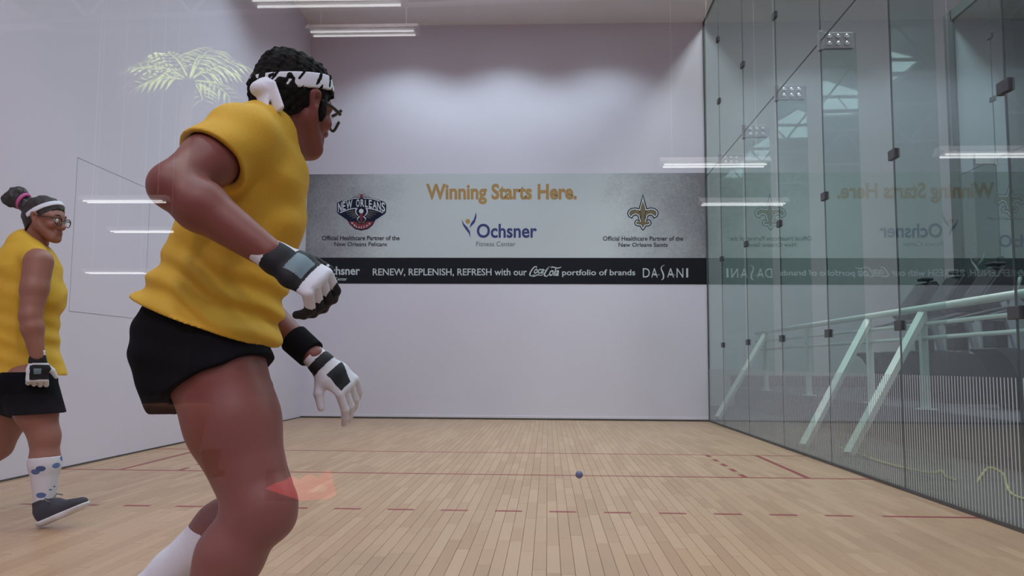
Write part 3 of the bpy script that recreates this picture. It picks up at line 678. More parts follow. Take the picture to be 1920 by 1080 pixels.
M_shoe = mat('navy knit shoe', (.012, .012, .022, 1), (.03, .03, .045, 1), 60, .8, .2, 200); M_sole = mat('white rubber sole', (.62, .64, .68, 1), None, 10, .6)
M_lace = mat('grey lace', (.12, .11, .11, 1), None, 20, .8)
def sock_mat():
    M = mat('white sock with blue motif', (.56, .55, .60, 1), (.62, .61, .66, 1), 20, .85); N = M.node_tree.nodes; K = M.node_tree.links; Bn = N['Principled BSDF']
    tc = N.new('ShaderNodeTexCoord'); mp = N.new('ShaderNodeMapping'); mp.inputs['Scale'].default_value = (13, 13, 22); mp.inputs['Rotation'].default_value = (0, .5, 0); K.new(tc.outputs['Object'], mp.inputs[0])
    vo = N.new('ShaderNodeTexVoronoi'); vo.inputs['Scale'].default_value = 1.0; K.new(mp.outputs[0], vo.inputs[0])
    ra = N.new('ShaderNodeValToRGB'); ra.color_ramp.interpolation = 'CONSTANT'; ra.color_ramp.elements[1].position = .30; ra.color_ramp.elements[0].color = (1, 1, 1, 1); ra.color_ramp.elements[1].color = (0, 0, 0, 1)
    K.new(vo.outputs['Distance'], ra.inputs[0]); mx = N.new('ShaderNodeMix'); mx.data_type = 'RGBA'; old = Bn.inputs['Base Color'].links[0].from_socket
    c = N.new('ShaderNodeMix'); c.data_type = 'RGBA'; c.inputs[6].default_value = (.03, .05, .16, 1); c.inputs[7].default_value = (.10, .20, .42, 1); K.new(vo.outputs['Color'], c.inputs[0])
    K.new(ra.outputs[0], mx.inputs[0]); K.new(old, mx.inputs[6]); K.new(c.outputs[2], mx.inputs[7]); K.new(mx.outputs[2], Bn.inputs['Base Color']); return M
M_sock = sock_mat()
def lerp(a, b, t): return np.array(a)*(1-t)+np.array(b)*t

# ================================================================ foreground player
def player_one():
    a = math.radians(14); fw = vec(math.cos(a), math.sin(a), 0); R1 = vec(math.sin(a), -math.cos(a), 0)
    YC = 1.88
    pel, hemc, wai, rib, che, sho = (at(x, y, YC) for x, y in ((372, 660), (388, 598), (430, 500), (455, 400), (478, 325), (497, 262)))
    axis = nrm_(che-pel)
    nearS, nearE, nearW = at(452, 262, 1.71), at(322, 348, 1.54), at(502, 474, 1.56)
    farS, farE, farW = at(515, 275, 2.06), at(452, 545, 2.14), at(588, 668, 2.06)
    nH, nK, nA = at(398, 668, 1.785), at(487, 950, 1.745), at(338, 1249, 1.72)
    fH, fK, fA = at(405, 668, 1.98), at(497, 925, 2.03), at(262, 1118, 2.02)
    hd = Frame(at(553, 201, 1.90), (math.cos(math.radians(60)), math.sin(math.radians(60)), -.14), (.10, .12, 1), 1.05)
    neckb = at(528, 268, 1.89)
    T = lambda g: [(E_(pel, hemc, (.165+g, .142+g), (.165+g, .148+g), R1), .03), (E_(hemc, wai, (.165+g, .148+g), (.150+g, .140+g), R1), .04), (E_(wai, rib, (.150+g, .140+g), (.160+g, .140+g), R1), .04),
                   (E_(rib, che, (.160+g, .140+g), (.165+g, .122+g), R1), .04), (E_(che, sho, (.165+g, .122+g), (.140+g, .078+g), R1), .04),
                   (E_(at(500, 252, 1.87), nearS, .072+g, .072+g), .04), (E_(at(505, 256, 1.92), farS, .068+g, .064+g), .04)]
    eN = lerp(nearS, nearE, .5); fm = lerp(nearE, nearW, .3)
    body = T(-.018) + [
        (E_(nearS, eN, .066, .060), .03), (E_(eN, nearE, .060, .047), .02), (E_(nearE, fm, .046, .053), .02), (E_(fm, nearW, .053, .033), .02),
        (E_(farS, lerp(farS, farE, .5), .060, .052), .03), (E_(lerp(farS, farE, .5), farE, .052, .042), .02), (E_(farE, lerp(farE, farW, .3), .042, .046), .02), (E_(lerp(farE, farW, .3), farW, .046, .029), .02),
        (E_(nH, lerp(nH, nK, .45), (.118, .118), (.104, .104)), .04), (E_(lerp(nH, nK, .45), nK, .104, .073), .03), (E_(at(508, 945, 1.74), at(510, 968, 1.74), .055, .052), .03),
        (E_(nK, lerp(nK, nA, .32)+vec(-.012, 0, 0), .070, .071), .03), (E_(lerp(nK, nA, .32)+vec(-.012, 0, 0), nA, .071, .038), .03),
        (E_(fH, lerp(fH, fK, .45), .110, .098), .04), (E_(lerp(fH, fK, .45), fK, .098, .070), .03), (E_(fK, lerp(fK, fA, .33)+vec(-.01, 0, .0), .064, .062), .03), (E_(lerp(fK, fA, .33)+vec(-.01, 0, 0), fA, .062, .036), .03),
        (E_(neckb, hd(0, -.022, -.045), .062, .054), .03), (E_(at(508, 258, 1.89), hd(0, -.045, -.02), .06, .045), .03)]
    hp, hs = head_prims(hd)
    root = multi('person', body+hp, .0042, M_skin1, None, subs=hs)
    root.name = 'person'
    tag(root, 'player in yellow short-sleeved shirt and black shorts running in the foreground', 'person')
    # shirt
    sl = E_(nearS, lerp(nearS, nearE, .62), .080, .082); fs = E_(farS, lerp(farS, farE, .55), .074, .072)
    P = T(.006)+[(sl, .035), (fs, .03)]; f = Field(*prim_bounds([p for p, k in P], .03), .0045); g = f.like()
    for p, k in T(.006): f.add(p, k)
    f.add(E_(at(384, 655, 1.805), at(402, 592, 1.83), .156, .130), .06)
    g.add(sl, .03); g.cut(lerp(nearS, nearE, .46), nearE-nearS+vec(0, 0, -.06)); f.merge(g, .03)
    g = f.like(); g.add(fs, .03); g.cut(lerp(farS, farE, .42), farE-farS); f.merge(g, .03)
    X, Y, Z = f.grid(); s_ = ((X-hemc[0])*axis[0]+(Y-hemc[1])*axis[1]+(Z-hemc[2])*axis[2]); q = (X-hemc[0])*fw[0]+(Y-hemc[1])*fw[1]
    w1 = np.exp(-((s_-.05)/.09)**2); w2 = np.exp(-((s_-.30)/.10)**2)
    f.A += (w1*.0085*np.sin((s_*1.0+q*.28+.012*np.sin(q*30))*95+1.0)+w2*.0045*np.sin((s_*.8-q*.7)*62)+.0022*np.sin(X*31+Z*44+Y*20)*np.cos(Z*27-X*19)).astype(np.float32)
    f.A -= (.013*np.exp(-(s_/.05)**2)).astype(np.float32)
    f.cut(at(380, 600, YC), vec(-.332, 0, -.943))
    f.add(E_(lerp(nearS, nearE, .40), lerp(nearS, nearE, .7), .068, .071), .004, sub=True)       # open sleeve
    f.add(E_(neckb-vec(.0, 0, .02), hd(0, -.02, -.05), .066, .062), .006, sub=True)                # neck opening
    V, Qd = f.mesh(); grid_obj('shirt', V, Qd, M_yellow, root)
    # shorts
    P = [(E_(at(400, 575, YC), at(380, 632, YC), (.148, .130), (.160, .146), R1), .03), (E_(at(380, 632, YC), at(380, 655, YC), (.162, .148), (.168, .154), R1), .03), (E_(at(322, 640, 1.80), at(318, 662, 1.80), .085, .085), .05), (E_(at(330, 640, 1.98), at(330, 660, 1.98), .08, .08), .05)]
    n1 = E_(at(385, 650, 1.80), lerp(nH, nK, .30), .136, .134); n2 = E_(at(400, 650, 1.98), lerp(fH, fK, .42), .118, .108)
    f = Field(*prim_bounds([p for p, k in P]+[n1, n2], .06), .0045)
    for p, k in P: f.add(p, k)
    g = f.like(); g.add(n1, .03); g.add(E_(at(345, 670, 1.80), at(322, 735, 1.79), .085, .072), .04); g.cut(lerp(nH, nK, .155), nK-nH+vec(.02, 0, .03)); f.merge(g, .04)
    g = f.like(); g.add(n2, .03); g.cut(lerp(fH, fK, .33), fK-fH); f.merge(g, .025)
    X, Y, Z = f.grid(); f.A += (.0035*np.sin(X*40+Z*58+Y*12)*np.cos(Z*35-X*24)).astype(np.float32)
    f.cut(at(380, 598, YC)+axis*.05, axis)
    f.add(E_(lerp(nH, nK, .24), lerp(nH, nK, .45), .113, .113), .004, sub=True)
    V, Qd = f.mesh(); grid_obj('shorts', V, Qd, M_black, root)
    # gloves
    hx = at(602, 538, 1.57)-nearW
    pk, loc = hand_prims(nearW+nrm_(hx)*.025, hx, (.30, -.72, .62), True, (56, 40, 22), 1.16)
    def gi(C):
        x, y, z = loc(C); i = np.ones(len(C), int)
        i[(x < -.018)] = 0; i[(x > .024) & (x < .062) & (z > .004) & (abs(y) < .024)] = 2
        i[(x > .068) & (x < .108) & (z > -.02)] = 0; i[(x < .02) & (x > -.018) & (y > .022)] = 0
        return i
    multi('glove', pk, .0025, [M_gwhite, M_gblack, M_gteal], root, idx=gi, cuts=((nearW-nrm_(hx)*.022, -hx),))
    hx2 = at(642, 718, 2.07)-farW
    pk, loc2 = hand_prims(farW+nrm_(hx2)*.03, hx2, (.55, -.66, .5), False, (40, 22, 12), 1.10, .05)
    def gi2(C):
        x, y, z = loc2(C); i = np.zeros(len(C), int); i[(x > -.016) & (x < .010)] = 1; i[(x > .03) & (x < .082) & (z > .0) & (y > -.034+.55*(x-.03)) & (y < .030)] = 1; return i
    multi('glove', pk, .0025, [M_gwhite, M_gblack], root, idx=gi2, cuts=((farW-nrm_(hx2)*.008, -hx2),))
    d = nrm_(farW-farE); c = farW-d*.045
    blob('wristband', [E_(c-d*.036, c+d*.036, .042, .040, cap=.02)], .003, M_black, root, cuts=((c+d*.037, d), (c-d*.037, -d)))
    # hair, headband, eyewear
    h = hd
    sk = [(E_(h(0, -.016, .026), h(0, -.016, .046), (.083*h.k, .106*h.k), (.083*h.k, .100*h.k), h.r, .076*h.k), .01), (E_(h(0, -.055, -.03), h(0, -.06, .01), (.060*h.k, .052*h.k), (.066*h.k, .055*h.k), h.r), .03), (E_(h(0, .03, .072), h(0, -.05, .076), .05*h.k, .046*h.k), .04)]
    nn = h.f*.62-h.u*.78
    multi('hair', sk, .003, M_hair, root, fn=wobble(.003, 330, 14), cuts=((h(0, .086, .058), nn),), subs=[E_(h(s_*.098, -.006, -.02), h(s_*.098, -.010, .012), .026*h.k) for s_ in (-1, 1)])
    for s_ in (-1, 1): MB().tube([h(s_*.070, .022, .03), h(s_*.070, .026, -.02), h(s_*.067, .028, -.035)], [.012, .011, .004], 8).build('sideburn', M_hair, root, True)
    def bi(C):
        l_, f_, u_ = h.loc(C); ang = np.degrees(np.arctan2(l_, f_)); b = np.sin(ang*.21)+.7*np.sin(ang*.5+u_*160); return ((b > .72) & (ang > 28) & (ang < 105) | (b > 1.3)).astype(int)
    bn_ = nrm_(h.u*.93-h.f*.34)
    ring_band('headband', h, (.084, .106, .104), (0, -.014, .034), bn_, (.0195, .016), .005, [M_white, M_black], root, bi)
    kn = h(.02, -.112, .004)
    blob('headband_knot', [E_(kn, kn+vec(-.01, -.01, -.012), (.026, .020), (.030, .020), h.r), E_(kn+vec(0, -.01, 0), kn+vec(.004, -.025, -.075), (.017, .007), (.022, .006), h.r), E_(kn+vec(.02, -.015, -.005), kn+vec(.045, -.025, -.070), (.016, .007), (.018, .006), h.r)], .003, M_white, root, .012)
    mb = MB(); 
    for s_ in (-1, 1): mb.tube(crom([h(s_*.076, -.005, .012), h(s_*.074, .05, .012), h(s_*.066, .088, .008)], 5, False), .0045, 8)
    mb.tube(crom([h(.066, .088, .018), h(.03, .108, .022), h(0, .112, .02), h(-.03, .108, .022), h(-.066, .088, .018)], 5, False), .0045, 8); mb.tube(crom([h(.066, .088, -.012), h(.03, .107, -.024), h(0, .110, -.004), h(-.03, .107, -.024), h(-.066, .088, -.012)], 5, False), .004, 8)
    ew = mb.build('eyewear', M_frame, root, True)
    for s_ in (-1, 1):
        V = [h(s_*x_, f_, u_) for x_, f_, u_ in ((.066, .088, .016), (.03, .107, .020), (.006, .110, .016), (.006, .109, -.004), (.03, .106, -.022), (.066, .088, -.010))]
        o = mesh_obj('lens', V, [tuple(range(6))], M_lens, root); o.parent = ew; o.matrix_parent_inverse = Matrix.Identity(4)
        blob('eye', [E_(h(s_*.031, .078, .001), h(s_*.031, .0782, .001), .0125*h.k)], .002, M_eye, root)
    # socks and shoes
    for K_, A_, sk_ in ((nK, nA, .55), (fK, fA, .40)):
        t0 = lerp(K_, A_, sk_); d = nrm_(A_-K_)
        rr = .062 if sk_ < .5 else .056
        blob('sock', [E_(lerp(K_, A_, sk_-.05), lerp(K_, A_, .75), rr+.008, .050), E_(lerp(K_, A_, .75), A_, .050, .043)], .004, M_white, root, cuts=((t0, K_-A_),))
    shoe('shoe', nA+vec(-.055, 0, -.118), nA+vec(.21, .05, -.122), (0, 0, 1), root, M_shoe, M_sole, M_lace)
    shoe('shoe', fA+vec(-.06, .0, -.02), fA+vec(.03, .02, -.26), (1, 0, .3), root, M_shoe, M_sole, M_lace)
    return root
# ================================================================ second player
def player_two():
    a = math.radians(20); fw = vec(math.cos(a), math.sin(a), 0); R1 = vec(math.sin(a), -math.cos(a), 0); YC = 4.02
    pel, wai, rib, che, sho = (at(x, y, YC) for x, y in ((42, 705), (40, 620), (50, 555), (50, 505), (48, 462)))
    axis = nrm_(che-pel)
    nS, nE, nW = at(72, 492, 3.86), at(57, 592, 3.80), at(70, 668, 3.80)
    fS, fE, fW = at(48, 492, 4.2), at(40, 600, 4.26), at(85, 660, 4.3)
    nH, nK, nA = at(50, 718, 3.93), at(84, 818, 3.94), at(84, 948, 3.93)
    fH, fK, fA = at(38, 718, 4.12), at(-2, 835, 4.14), at(-110, 930, 4.16)
    hd = Frame(at(86, 413, 4.0), (math.cos(math.radians(-4)), math.sin(math.radians(-4)), -.12), (.12, 0, 1), 1.02)
    T = lambda g: [(E_(pel, wai, (.185+g, .160+g), (.165+g, .150+g), R1), .04), (E_(wai, rib, (.165+g, .150+g), (.165+g, .160+g), R1), .04), (E_(rib, che, (.165+g, .160+g), (.170+g, .145+g), R1), .04), (E_(che, sho, (.170+g, .145+g), (.130+g, .075+g), R1), .04),
                   (E_(rib+fw*.07+R1*.06, rib+fw*.075-R1*.06, .088+g), .04), (E_(sho, nS, .066+g, .060+g), .03), (E_(sho, fS, .066+g, .060+g), .03)]
    body = T(-.014)+[(E_(nS, lerp(nS, nE, .5), .070, .063), .03), (E_(lerp(nS, nE, .5), nE, .063, .050), .02), (E_(nE, lerp(nE, nW, .3), .048, .050), .02), (E_(lerp(nE, nW, .3), nW, .050, .033), .02),
        (E_(fS, fE, .062, .048), .03), (E_(fE, fW, .046, .032), .02),
        (E_(nH, lerp(nH, nK, .5), .118, .098), .04), (E_(lerp(nH, nK, .5), nK, .098, .070), .03), (E_(nK, lerp(nK, nA, .35), .066, .066), .03), (E_(lerp(nK, nA, .35), nA, .066, .040), .03),
        (E_(fH, lerp(fH, fK, .5), .115, .098), .04), (E_(lerp(fH, fK, .5), fK, .098, .068), .03), (E_(fK, lerp(fK, fA, .35), .064, .064), .03), (E_(lerp(fK, fA, .35), fA, .064, .038), .03),
        (E_(at(64, 470, 4.02), hd(0, -.025, -.05), .062, .054), .03)]
    hp, hs = head_prims(hd)
    root = multi('person', body+hp, .005, M_skin2, None, subs=hs)
    tag(root, 'player in sleeveless yellow top with hair bun and white headband by left wall', 'person')
    f = Field(*prim_bounds([p for p, k in T(.012)]+[E_(pel, pel-axis*.06, .2)], .06), .0055)
    for p, k in T(.010): f.add(p, k)
    f.add(E_(wai, pel+axis*.01, (.17, .158), (.188, .172), R1), .03); f.add(E_(pel+fw*.06, pel+fw*.10-axis*.0, .10, .10), .05)
    X, Y, Z = f.grid(); s_ = (X-pel[0])*axis[0]+(Y-pel[1])*axis[1]+(Z-pel[2])*axis[2]; q = (X-pel[0])*fw[0]+(Y-pel[1])*fw[1]
    f.A += (.004*np.exp(-((s_-.2)/.16)**2)*np.sin((s_+q*.4)*70)+.003*np.sin(X*30+Z*37)*np.cos(Y*22-Z*24)).astype(np.float32)
    f.cut(pel+axis*.0, -axis); f.cut(lerp(nS, nE, .02)+R1*.012, R1*1.0+vec(.1, 0, .0)); f.cut(lerp(fS, fE, .02)-R1*.012, -R1)
    f.add(E_(at(62, 474, 4.02), hd(0, -.02, -.05), .070, .064), .006, sub=True)
    V, Qd = f.mesh(); grid_obj('shirt', V, Qd, M_yellow, root)
    n1 = E_(nH+vec(0, 0, .02), lerp(nH, nK, .75), .130, .125); n2 = E_(fH+vec(0, 0, .02), lerp(fH, fK, .62), .128, .122); pv = E_(pel+axis*.02, pel-axis*.05, (.182, .160), (.185, .165), R1)
    f = Field(*prim_bounds([n1, n2, pv], .05), .0055); f.add(pv, .03)
    g = f.like(); g.add(n1, .03); g.cut(lerp(nH, nK, .58), vec(.05, 0, -1)); f.merge(g, .03); g = f.like(); g.add(n2, .03); g.cut(lerp(fH, fK, .46), vec(-.3, 0, -1)); f.merge(g, .03)
    f.cut(pel+axis*.02, axis); V, Qd = f.mesh(); sh = grid_obj('shorts', V, Qd, M_black, root)
    pk, loc = hand_prims(nW+vec(.002, 0, -.02), (.05, .0, -1), (.55, -.83, .0), True, (62, 62, 40), 1.12)
    def gi(C):
        x, y, z = loc(C); i = np.zeros(len(C), int); i[(x > -.022) & (x < .012)] = 1; i[(x > .02) & (x < .085) & (z > .0) & (y > -.03)] = 1; i[(x > .035) & (x < .06) & (z > .012) & (abs(y) < .014)] = 2; return i
    multi('glove', pk, .003, [M_gwhite, M_gblack, M_gteal], root, idx=gi, cuts=((nW+vec(0, 0, .03), vec(0, 0, 1)),))
    pk, loc = hand_prims(fW+vec(.0, 0, -.01), (.4, .0, -1), (.5, -.8, .0), False, (50, 50, 30), 1.08); multi('glove', pk, .004, M_gblack, root)
    h = hd
    sk = [(E_(h(0, -.016, .026), h(0, -.016, .052), (.078*h.k, .100*h.k), (.078*h.k, .096*h.k), h.r, .072*h.k), .01), (E_(h(0, -.05, -.03), h(0, -.06, .01), (.058*h.k, .05*h.k), (.064*h.k, .055*h.k), h.r), .03)]
    multi('hair', sk, .0035, M_hair2, root, fn=wobble(.002, 200, 10), cuts=((h(0, .078, .060), h.f*.62-h.u*.78),), subs=[E_(h(s_*.094, -.006, -.02), h(s_*.094, -.010, .012), .024*h.k) for s_ in (-1, 1)])
    bc = at(29, 370, 4.0)
    blob('hair_bun', [E_(bc, bc+vec(.012, .01, .01), .050, .048), E_(bc+vec(-.03, 0, -.02), bc+vec(-.05, 0, -.01), .028, .024), E_(bc+vec(.02, 0, -.02), h(0, -.09, .05), .036, .040)], .004, M_hair2, root, .02, fn=wobble(.004, 150, 10))
    t = nrm_(h(0, -.07, .06)-bc); c = bc+t*.050; s2 = np.cross(t, (0, 1, 0)); MB().tube([c+(nrm_(s2)*math.cos(q*.5236)+vec(0, 1, 0)*math.sin(q*.5236))*.040 for q in range(13)], .010, 8).build('hair_tie', M_pink, root, True)
    ring_band('headband', h, (.080, .102, .098), (0, -.014, .034), nrm_(h.u*.80-h.f*.60), (.012, .002), .004, M_white, root)
    mb = MB()
    for s_ in (-1, 1): mb.tube(crom([h(s_*.078, -.012, .012), h(s_*.074, .05, .012), h(s_*.062, .094, .010)], 5, False), .0028, 6)
    for s_ in (-1, 1): mb.tube([h(s_*(.034+.027*math.cos(q*.5236)), .104-.010*abs(math.cos(q*.5236)), -.002+.020*math.sin(q*.5236)) for q in range(13)], .0026, 6)
    mb.tube([h(-.010, .103, .002), h(0, .107, .005), h(.010, .103, .002)], .0026, 6); ew = mb.build('eyewear', M_frame, root, True)
    for s_ in (-1, 1):
        V = [h(s_*(.034+.026*math.cos(q*.5236)), .104-.010*abs(math.cos(q*.5236)), -.002+.019*math.sin(q*.5236)) for q in range(12)]
        o = mesh_obj('lens', V, [tuple(range(12))], M_lens, root); o.parent = ew; o.matrix_parent_inverse = Matrix.Identity(4)
        blob('eye', [E_(h(s_*.031, .078, .001), h(s_*.031, .0782, .001), .0125*h.k)], .002, M_eye, root)
        MB().tube([h(s_*.014, .088, .027), h(s_*.03, .086, .031), h(s_*.046, .074, .026)], [.003, .004, .002], 6).build('eyebrow', M_hair2, root, True)
    MB().tube([h(-.021, .084, -.060), h(0, .0905, -.0595), h(.021, .084, -.060)], [.002, .0055, .002], 8).build('lips', M_lip, root, True)
    for K_, A_, s0 in ((nK, nA, .30), (fK, fA, .30)):
        blob('sock', [E_(lerp(K_, A_, .2), lerp(K_, A_, .40), .073, .073), E_(lerp(K_, A_, .40), A_, .073, .046), E_(A_, A_+vec(0, 0, -.03), .046, .046)], .004, M_sock, root, cuts=((lerp(K_, A_, s0), K_-A_),))
    hl = at(72, 990, 3.92)
    shoe('shoe', hl, hl+vec(.25, -.02, .105), (-.35, 0, 1), root, M_shoe, M_sole, M_lace, 1.04)
    shoe('shoe', fA+vec(-.07, 0, -.07), fA+vec(.12, 0, -.22), (.6, 0, .6), root, M_shoe, M_sole, M_lace, 1.0)
    # white print on the shorts leg
    c = at(100, 735, 3.90)
    return root
PEOPLE_ON = True
if PEOPLE_ON:
    p1 = player_one(); p2 = player_two()
# ---------------------------------------------------------------- the ball in flight
M_ball = mat('blue rubber ball', (.085, .095, .22, 1), (.11, .12, .26, 1), 20, .5, .1, 200)
bc = at(1086, 890, 5.35)
me = bpy.data.meshes.new('handball'); bm = bmesh.new(); bmesh.ops.create_uvsphere(bm, u_segments=32, v_segments=20, radius=.0245)
for v in bm.verts:
    if abs(v.co.z) < .0012: v.co *= .985
bm.to_mesh(me); bm.free(); me.materials.append(M_ball); me.polygons.foreach_set('use_smooth', [True]*len(me.polygons))
bo = bpy.data.objects.new('handball', me); bo.location = bc; bo.rotation_euler = (.5, .4, 0); link(bo); tag(bo, 'small blue rubber ball in flight low above the court floor', 'ball')
# ---------------------------------------------------------------- back glass wall and the hall behind the camera
wb = tag(empty('wall_back', (W/2, 0, 0)), kind='structure')
XS = (0, 1.3, 2.6, 4.7, W-.02)
for i in range(4):
    for z0, z1 in ((.0, 3.657), (3.663, H)): MB().box(XS[i]+.003, XS[i+1]-.003, -.004, 0, z0, z1).build('glass_pane', M_clear, wb)
    if i: MB().box(XS[i]-.003, XS[i]+.003, -.005, .001, 0, H).build('joint_seal', M_seal, wb)
M_hfloor = mat('grey hall carpet', (.10, .095, .11, 1), (.14, .13, .15, 1), 14, .9)
M_hwall = mat('pale hall wall', (.03, .028, .033, 1), (.04, .037, .042, 1), 1.5, .9)
M_roof = mat('grey hall roof', (.22, .23, .25, 1), (.27, .28, .30, 1), 2, .8)
M_truss = mat('white truss paint', (.72, .74, .74, 1), None, 6, .5)
tag(MB().box(-24, 18, -20, -.14, -.15, -.01).build('floor_hall', M_hfloor), kind='structure')
tag(MB().box(-24, 18, -20.2, -20, -.1, 9.4).build('wall_hall_back', M_hwall), kind='structure')
tag(MB().box(-9, 18, -20, -.3, 9.3, 9.5).build('ceiling_hall', M_roof), kind='structure')
# skylight: a shallow lit pyramid of four panes under the roof
M_sky = emit_mat('daylight skylight pane', (.80, .90, 1, 1), 5.0)
sky = tag(empty('skylight', (11.9, -10, 9.3)), 'pyramid rooflight glowing with daylight in the hall roof, mirrored in the glass fins', 'skylight')
cx_, cy_ = 11.9, -10
for k in range(4):
    c = [(cx_-1.1, cy_-.9), (cx_+1.1, cy_-.9), (cx_+1.1, cy_+.9), (cx_-1.1, cy_+.9)]
    a, b = c[k], c[(k+1) % 4]; lo = 8.45
    mesh_obj('pane', [(a[0], a[1], lo), (b[0], b[1], lo), (cx_, cy_, 9.25)], [(0, 1, 2)], M_sky, sky)
    MB().tube([(a[0], a[1], lo), (b[0], b[1], lo)], .05, 8).build('frame', M_truss, sky, True); MB().tube([(a[0], a[1], lo), (cx_, cy_, 9.25)], .035, 8).build('frame', M_truss, sky, True)
for Y, lab in ((-8.2, 'white zigzag roof truss in the hall nearest the back glass'), (-14.5, 'white zigzag roof truss farther back in the hall')):
    t = tag(empty('roof_truss', (5, Y, 7.4)), lab, 'truss', 'hall roof trusses')
    MB().tube([(-8, Y, 7.2), (17, Y, 7.9)], .055, 8).build('chord', M_truss, t, True); MB().tube([(-8, Y, 8.5), (17, Y, 9.1)], .055, 8).build('chord', M_truss, t, True)
    for k in range(25):
        x0 = -8+k; f_ = lambda x: 7.2+(x+8)*.7/25; g_ = lambda x: 8.5+(x+8)*.6/25
        a, b = ((x0, Y, f_(x0)), (x0+1, Y, g_(x0+1))) if k % 2 else ((x0, Y, g_(x0)), (x0+1, Y, f_(x0+1)))
        MB().tube([a, b], .035, 6).build('web_bar', M_truss, t, True)
M_tube = emit_mat('fluorescent tube', (1, .95, .97, 1), 6.0)
M_fix = mat('white lamp housing', (.7, .7, .7, 1), None, 6, .5)
TUBES = [(-2.6, -11.7, 3.2, 'lowest left row near'), (-3.7, -14.5, 3.2, 'left row middle'), (-5.0, -16.0, 2.6, 'left row far'), (5.7, -9.6, 3.2, 'right row near'), (6.6, -12.0, 3.2, 'right row middle'), (8.4, -8.4, 3.0, 'far right'), (1.9, -6.3, 3.77, 'centre'), (1.57, -9.0, 4.63, 'centre high')]
for X, Y, z, w_ in TUBES:
    e = tag(empty('hanging_tube_light', (X, Y, z)), 'white twin-tube light hanging in the hall, %s' % w_, 'lamp', 'hanging tube lights in the hall')
    MB().prism([(Y-.13, z+.02), (Y+.13, z+.02), (Y+.06, z+.09), (Y-.06, z+.09)], 'x', X-.65, X+.65).build('housing', M_fix, e)
    for s_ in (-.06, .06): MB().tube([(X-.6, Y+s_, z), (X+.6, Y+s_, z)], .011, 8).build('tube', M_tube, e, True)
    for s_ in (-.5, .5): MB().tube([(X+s_, Y, z+.09), (X+s_, Y, 9.3)], .006, 6).build('cable', M_truss, e)
for X, Y in ((-1, -4.5), (3.2, -4.5), (7.4, -4.5), (1, -11), (6, -11)):  # lamps added as pinkish fill from behind the camera
    e = tag(empty('hall_fill_light', (X, Y, 8.9)), 'added square fill lamp in the unseen hall, hung %s' % {(-1, -4.5): 'front left', (3.2, -4.5): 'front middle', (7.4, -4.5): 'front right', (1, -11): 'back left', (6, -11): 'back right'}[X, Y], 'lamp', 'added hall fill lamps')
    MB().bbox(X-.5, X+.5, Y-.5, Y+.5, 8.56, 8.7, .02).build('housing', M_fix, e); MB().tube([(X, Y, 8.7), (X, Y, 9.29)], .03, 8).build('stem', M_fix, e)
    ld = bpy.data.lights.new('hall_fill_area', 'AREA'); ld.shape = 'SQUARE'; ld.size = .95; ld.energy = HALL_W; ld.color = (1, .82, .90)
    lo = bpy.data.objects.new('hall_fill_area', ld); lo.location = (X, Y, 8.54); link(lo); child(lo, e)
# unseen ceiling panels added to brighten the gallery and far court
for X, Y, z, pw, w_ in ((8.0, 4.8, 8.98, GAL_W, 'gallery near'), (8.0, 9.0, 8.98, GAL_W, 'gallery middle'), (8.0, 11.2, 8.98, GAL_W*1.5, 'gallery far'), (XB+2.2, 5.5, H-.02, GAL_W*1.2, 'far court')):
    e = tag(empty('ceiling_fill_panel', (X, Y, z)), 'added square ceiling fill panel, %s' % w_, 'lamp', 'added ceiling fill panels beyond the glass')
    MB().bbox(X-.62, X+.62, Y-.62, Y+.62, z-.03, z+.015, .008).build('frame', M_fix, e)
    ld = bpy.data.lights.new('panel_fill_area', 'AREA'); ld.shape = 'SQUARE'; ld.size = 1.15; ld.energy = pw; ld.color = (.97, .97, 1)
    lo = bpy.data.objects.new('panel_fill_area', ld); lo.location = (X, Y, z-.04); link(lo); child(lo, e)
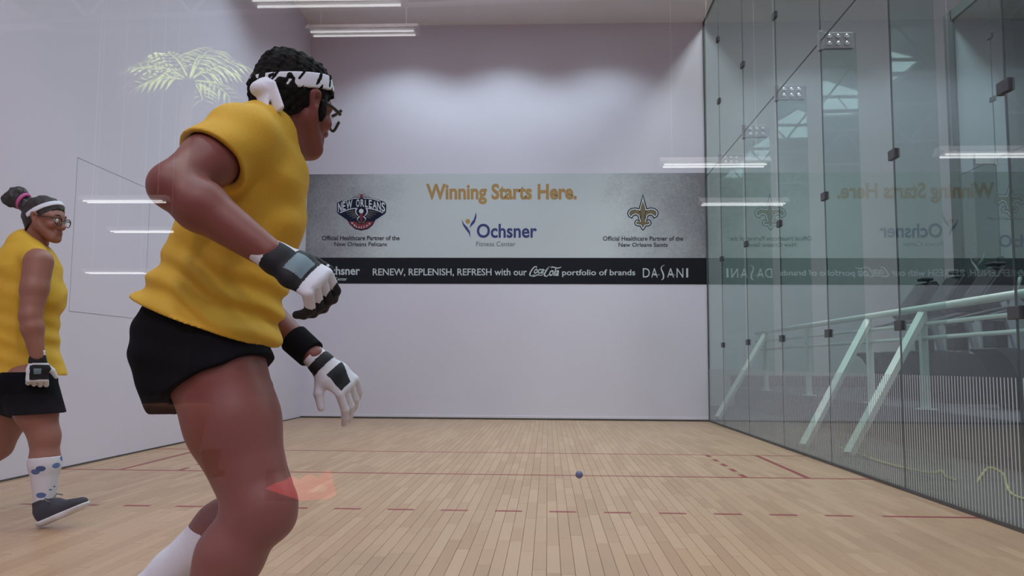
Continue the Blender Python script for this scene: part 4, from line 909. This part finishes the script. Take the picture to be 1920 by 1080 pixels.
# potted palm in the hall, mirrored faintly in the back glass
M_leaf = mat('palm leaf', (.24, .34, .06, 1), (.40, .48, .12, 1), 9, .45); M_trunk = mat('palm trunk', (.035, .025, .018, 1), None, 20, .9, .3); M_pot = mat('clay pot', (.30, .14, .08, 1), None, 9, .8)
PX, PY, PZ = .50, -6.9, 3.33
pm = tag(empty('potted_palm', (PX, PY, 0)), 'tall green potted palm in the hall, mirrored in the back glass', 'plant')
MB().tube([(PX, PY, -.01), (PX, PY, .35), (PX, PY, .45), (PX, PY, .46)], [.20, .27, .30, .27], 16).build('pot', M_pot, pm, True)
MB().tube(crom([(PX, PY, .4), (PX+.06, PY, 1.3), (PX-.04, PY, 2.2), (PX, PY, PZ)], 6, False), .055, 10).build('trunk', M_trunk, pm, True)
rr = random.Random(5)
for k in range(11):
    az = k*2*math.pi/11+rr.uniform(-.2, .2); el = rr.uniform(.35, 1.15); ln = rr.uniform(.40, .62); d = Vector((math.cos(az), math.sin(az), 0))
    sp = [Vector((PX, PY, PZ))+d*ln*t*math.cos(el*.7)+Vector((0, 0, 1))*(ln*t*math.sin(el)-.55*ln*t*t) for t in [i/8 for i in range(9)]]
    fr = MB().tube([q[:] for q in sp], [.012-.001*i for i in range(9)], 6).build('frond_stem', M_leaf, pm, True)
    mb = MB(); sd = d.cross(Vector((0, 0, 1)))
    for i in range(2, 9):
        for s_ in (-1, 1):
            p = sp[i]; tip = p+sd*s_*.19*(1.1-abs(i-5)*.1)+d*.12+Vector((0, 0, -.08)); mid = (p+tip)/2+Vector((0, 0, .03)); w_ = d*.017
            mb.add([p[:], (mid+w_)[:], tip[:], (mid-w_)[:], (mid+Vector((0, 0, -.008)))[:]], [(0, 4, 1), (1, 4, 2), (2, 4, 3), (3, 4, 0)])
    lf = mb.build('leaflets', M_leaf, pm); lf['kind'] = 'stuff'; lf.parent = fr; lf.matrix_parent_inverse = Matrix.Identity(4)
UX, UY = PX+.75, PY+1.0  # lamp added so the palm fronds show up bright in the glass
e = tag(empty('palm_fill_light', (UX, UY, 0)), 'added floor lamp that brightens the crown of the potted palm', 'lamp')
MB().tube([(UX, UY, -.01), (UX, UY, .03)], .10, 18).build('base', M_frame, e); MB().tube([(UX+.01, UY+.01, .03), (UX-.015, UY-.02, .17)], [.045, .075], 14).build('lamp_head', M_frame, e)
ld = bpy.data.lights.new('palm_fill_spot', 'SPOT'); ld.energy = 4800; ld.spot_size = math.radians(19); ld.spot_blend = .5; ld.shadow_soft_size = .05; ld.color = (1, .95, .72)
lo = bpy.data.objects.new('palm_fill_spot', ld); lo.location = (UX-.03, UY-.04, .22); link(lo); lo.rotation_euler = (Vector((PX, PY, PZ+.18))-lo.location).to_track_quat('-Z', 'Y').to_euler(); child(lo, e)
# invented glowing box that puts a red reflection in the back glass
e = tag(empty('added_glow_box', (2.89, -2.86, 0)), 'added glowing red box on a short stand, mirrored in the back glass', 'added glow')
MB().bbox(2.70, 2.97, -2.92, -2.84, .325, .44, .01).build('case', M_frame, e)
face = [(2.705, .372), (2.745, .392), (2.775, .400), (2.80, .418), (2.83, .402), (2.86, .425), (2.895, .412), (2.93, .436), (2.945, .432), (2.955, .385), (2.965, .352), (2.94, .338), (2.89, .334), (2.84, .330), (2.79, .345), (2.74, .360)]  # glowing outline shaped like the red patch of reflection
o = MB().prism(face, 'y', -2.839, -2.833).build('lit_face', emit_mat('lit red face', (1, .07, .09, 1), 2.0), e); fix_normals(o)
o = MB().prism([(2.87, .36), (2.90, .388), (2.935, .38), (2.925, .362)], 'y', -2.8325, -2.831).build('lit_mark', emit_mat('lit pale mark', (1, .38, .28, 1), 2.2), e); fix_normals(o)
MB().tube([(2.835, -2.88, 0), (2.835, -2.88, .33)], .012, 8).build('stand_pole', M_frame, e); MB().tube([(2.835, -2.88, -.01), (2.835, -2.88, .012)], .09, 20).build('stand_base', M_frame, e)
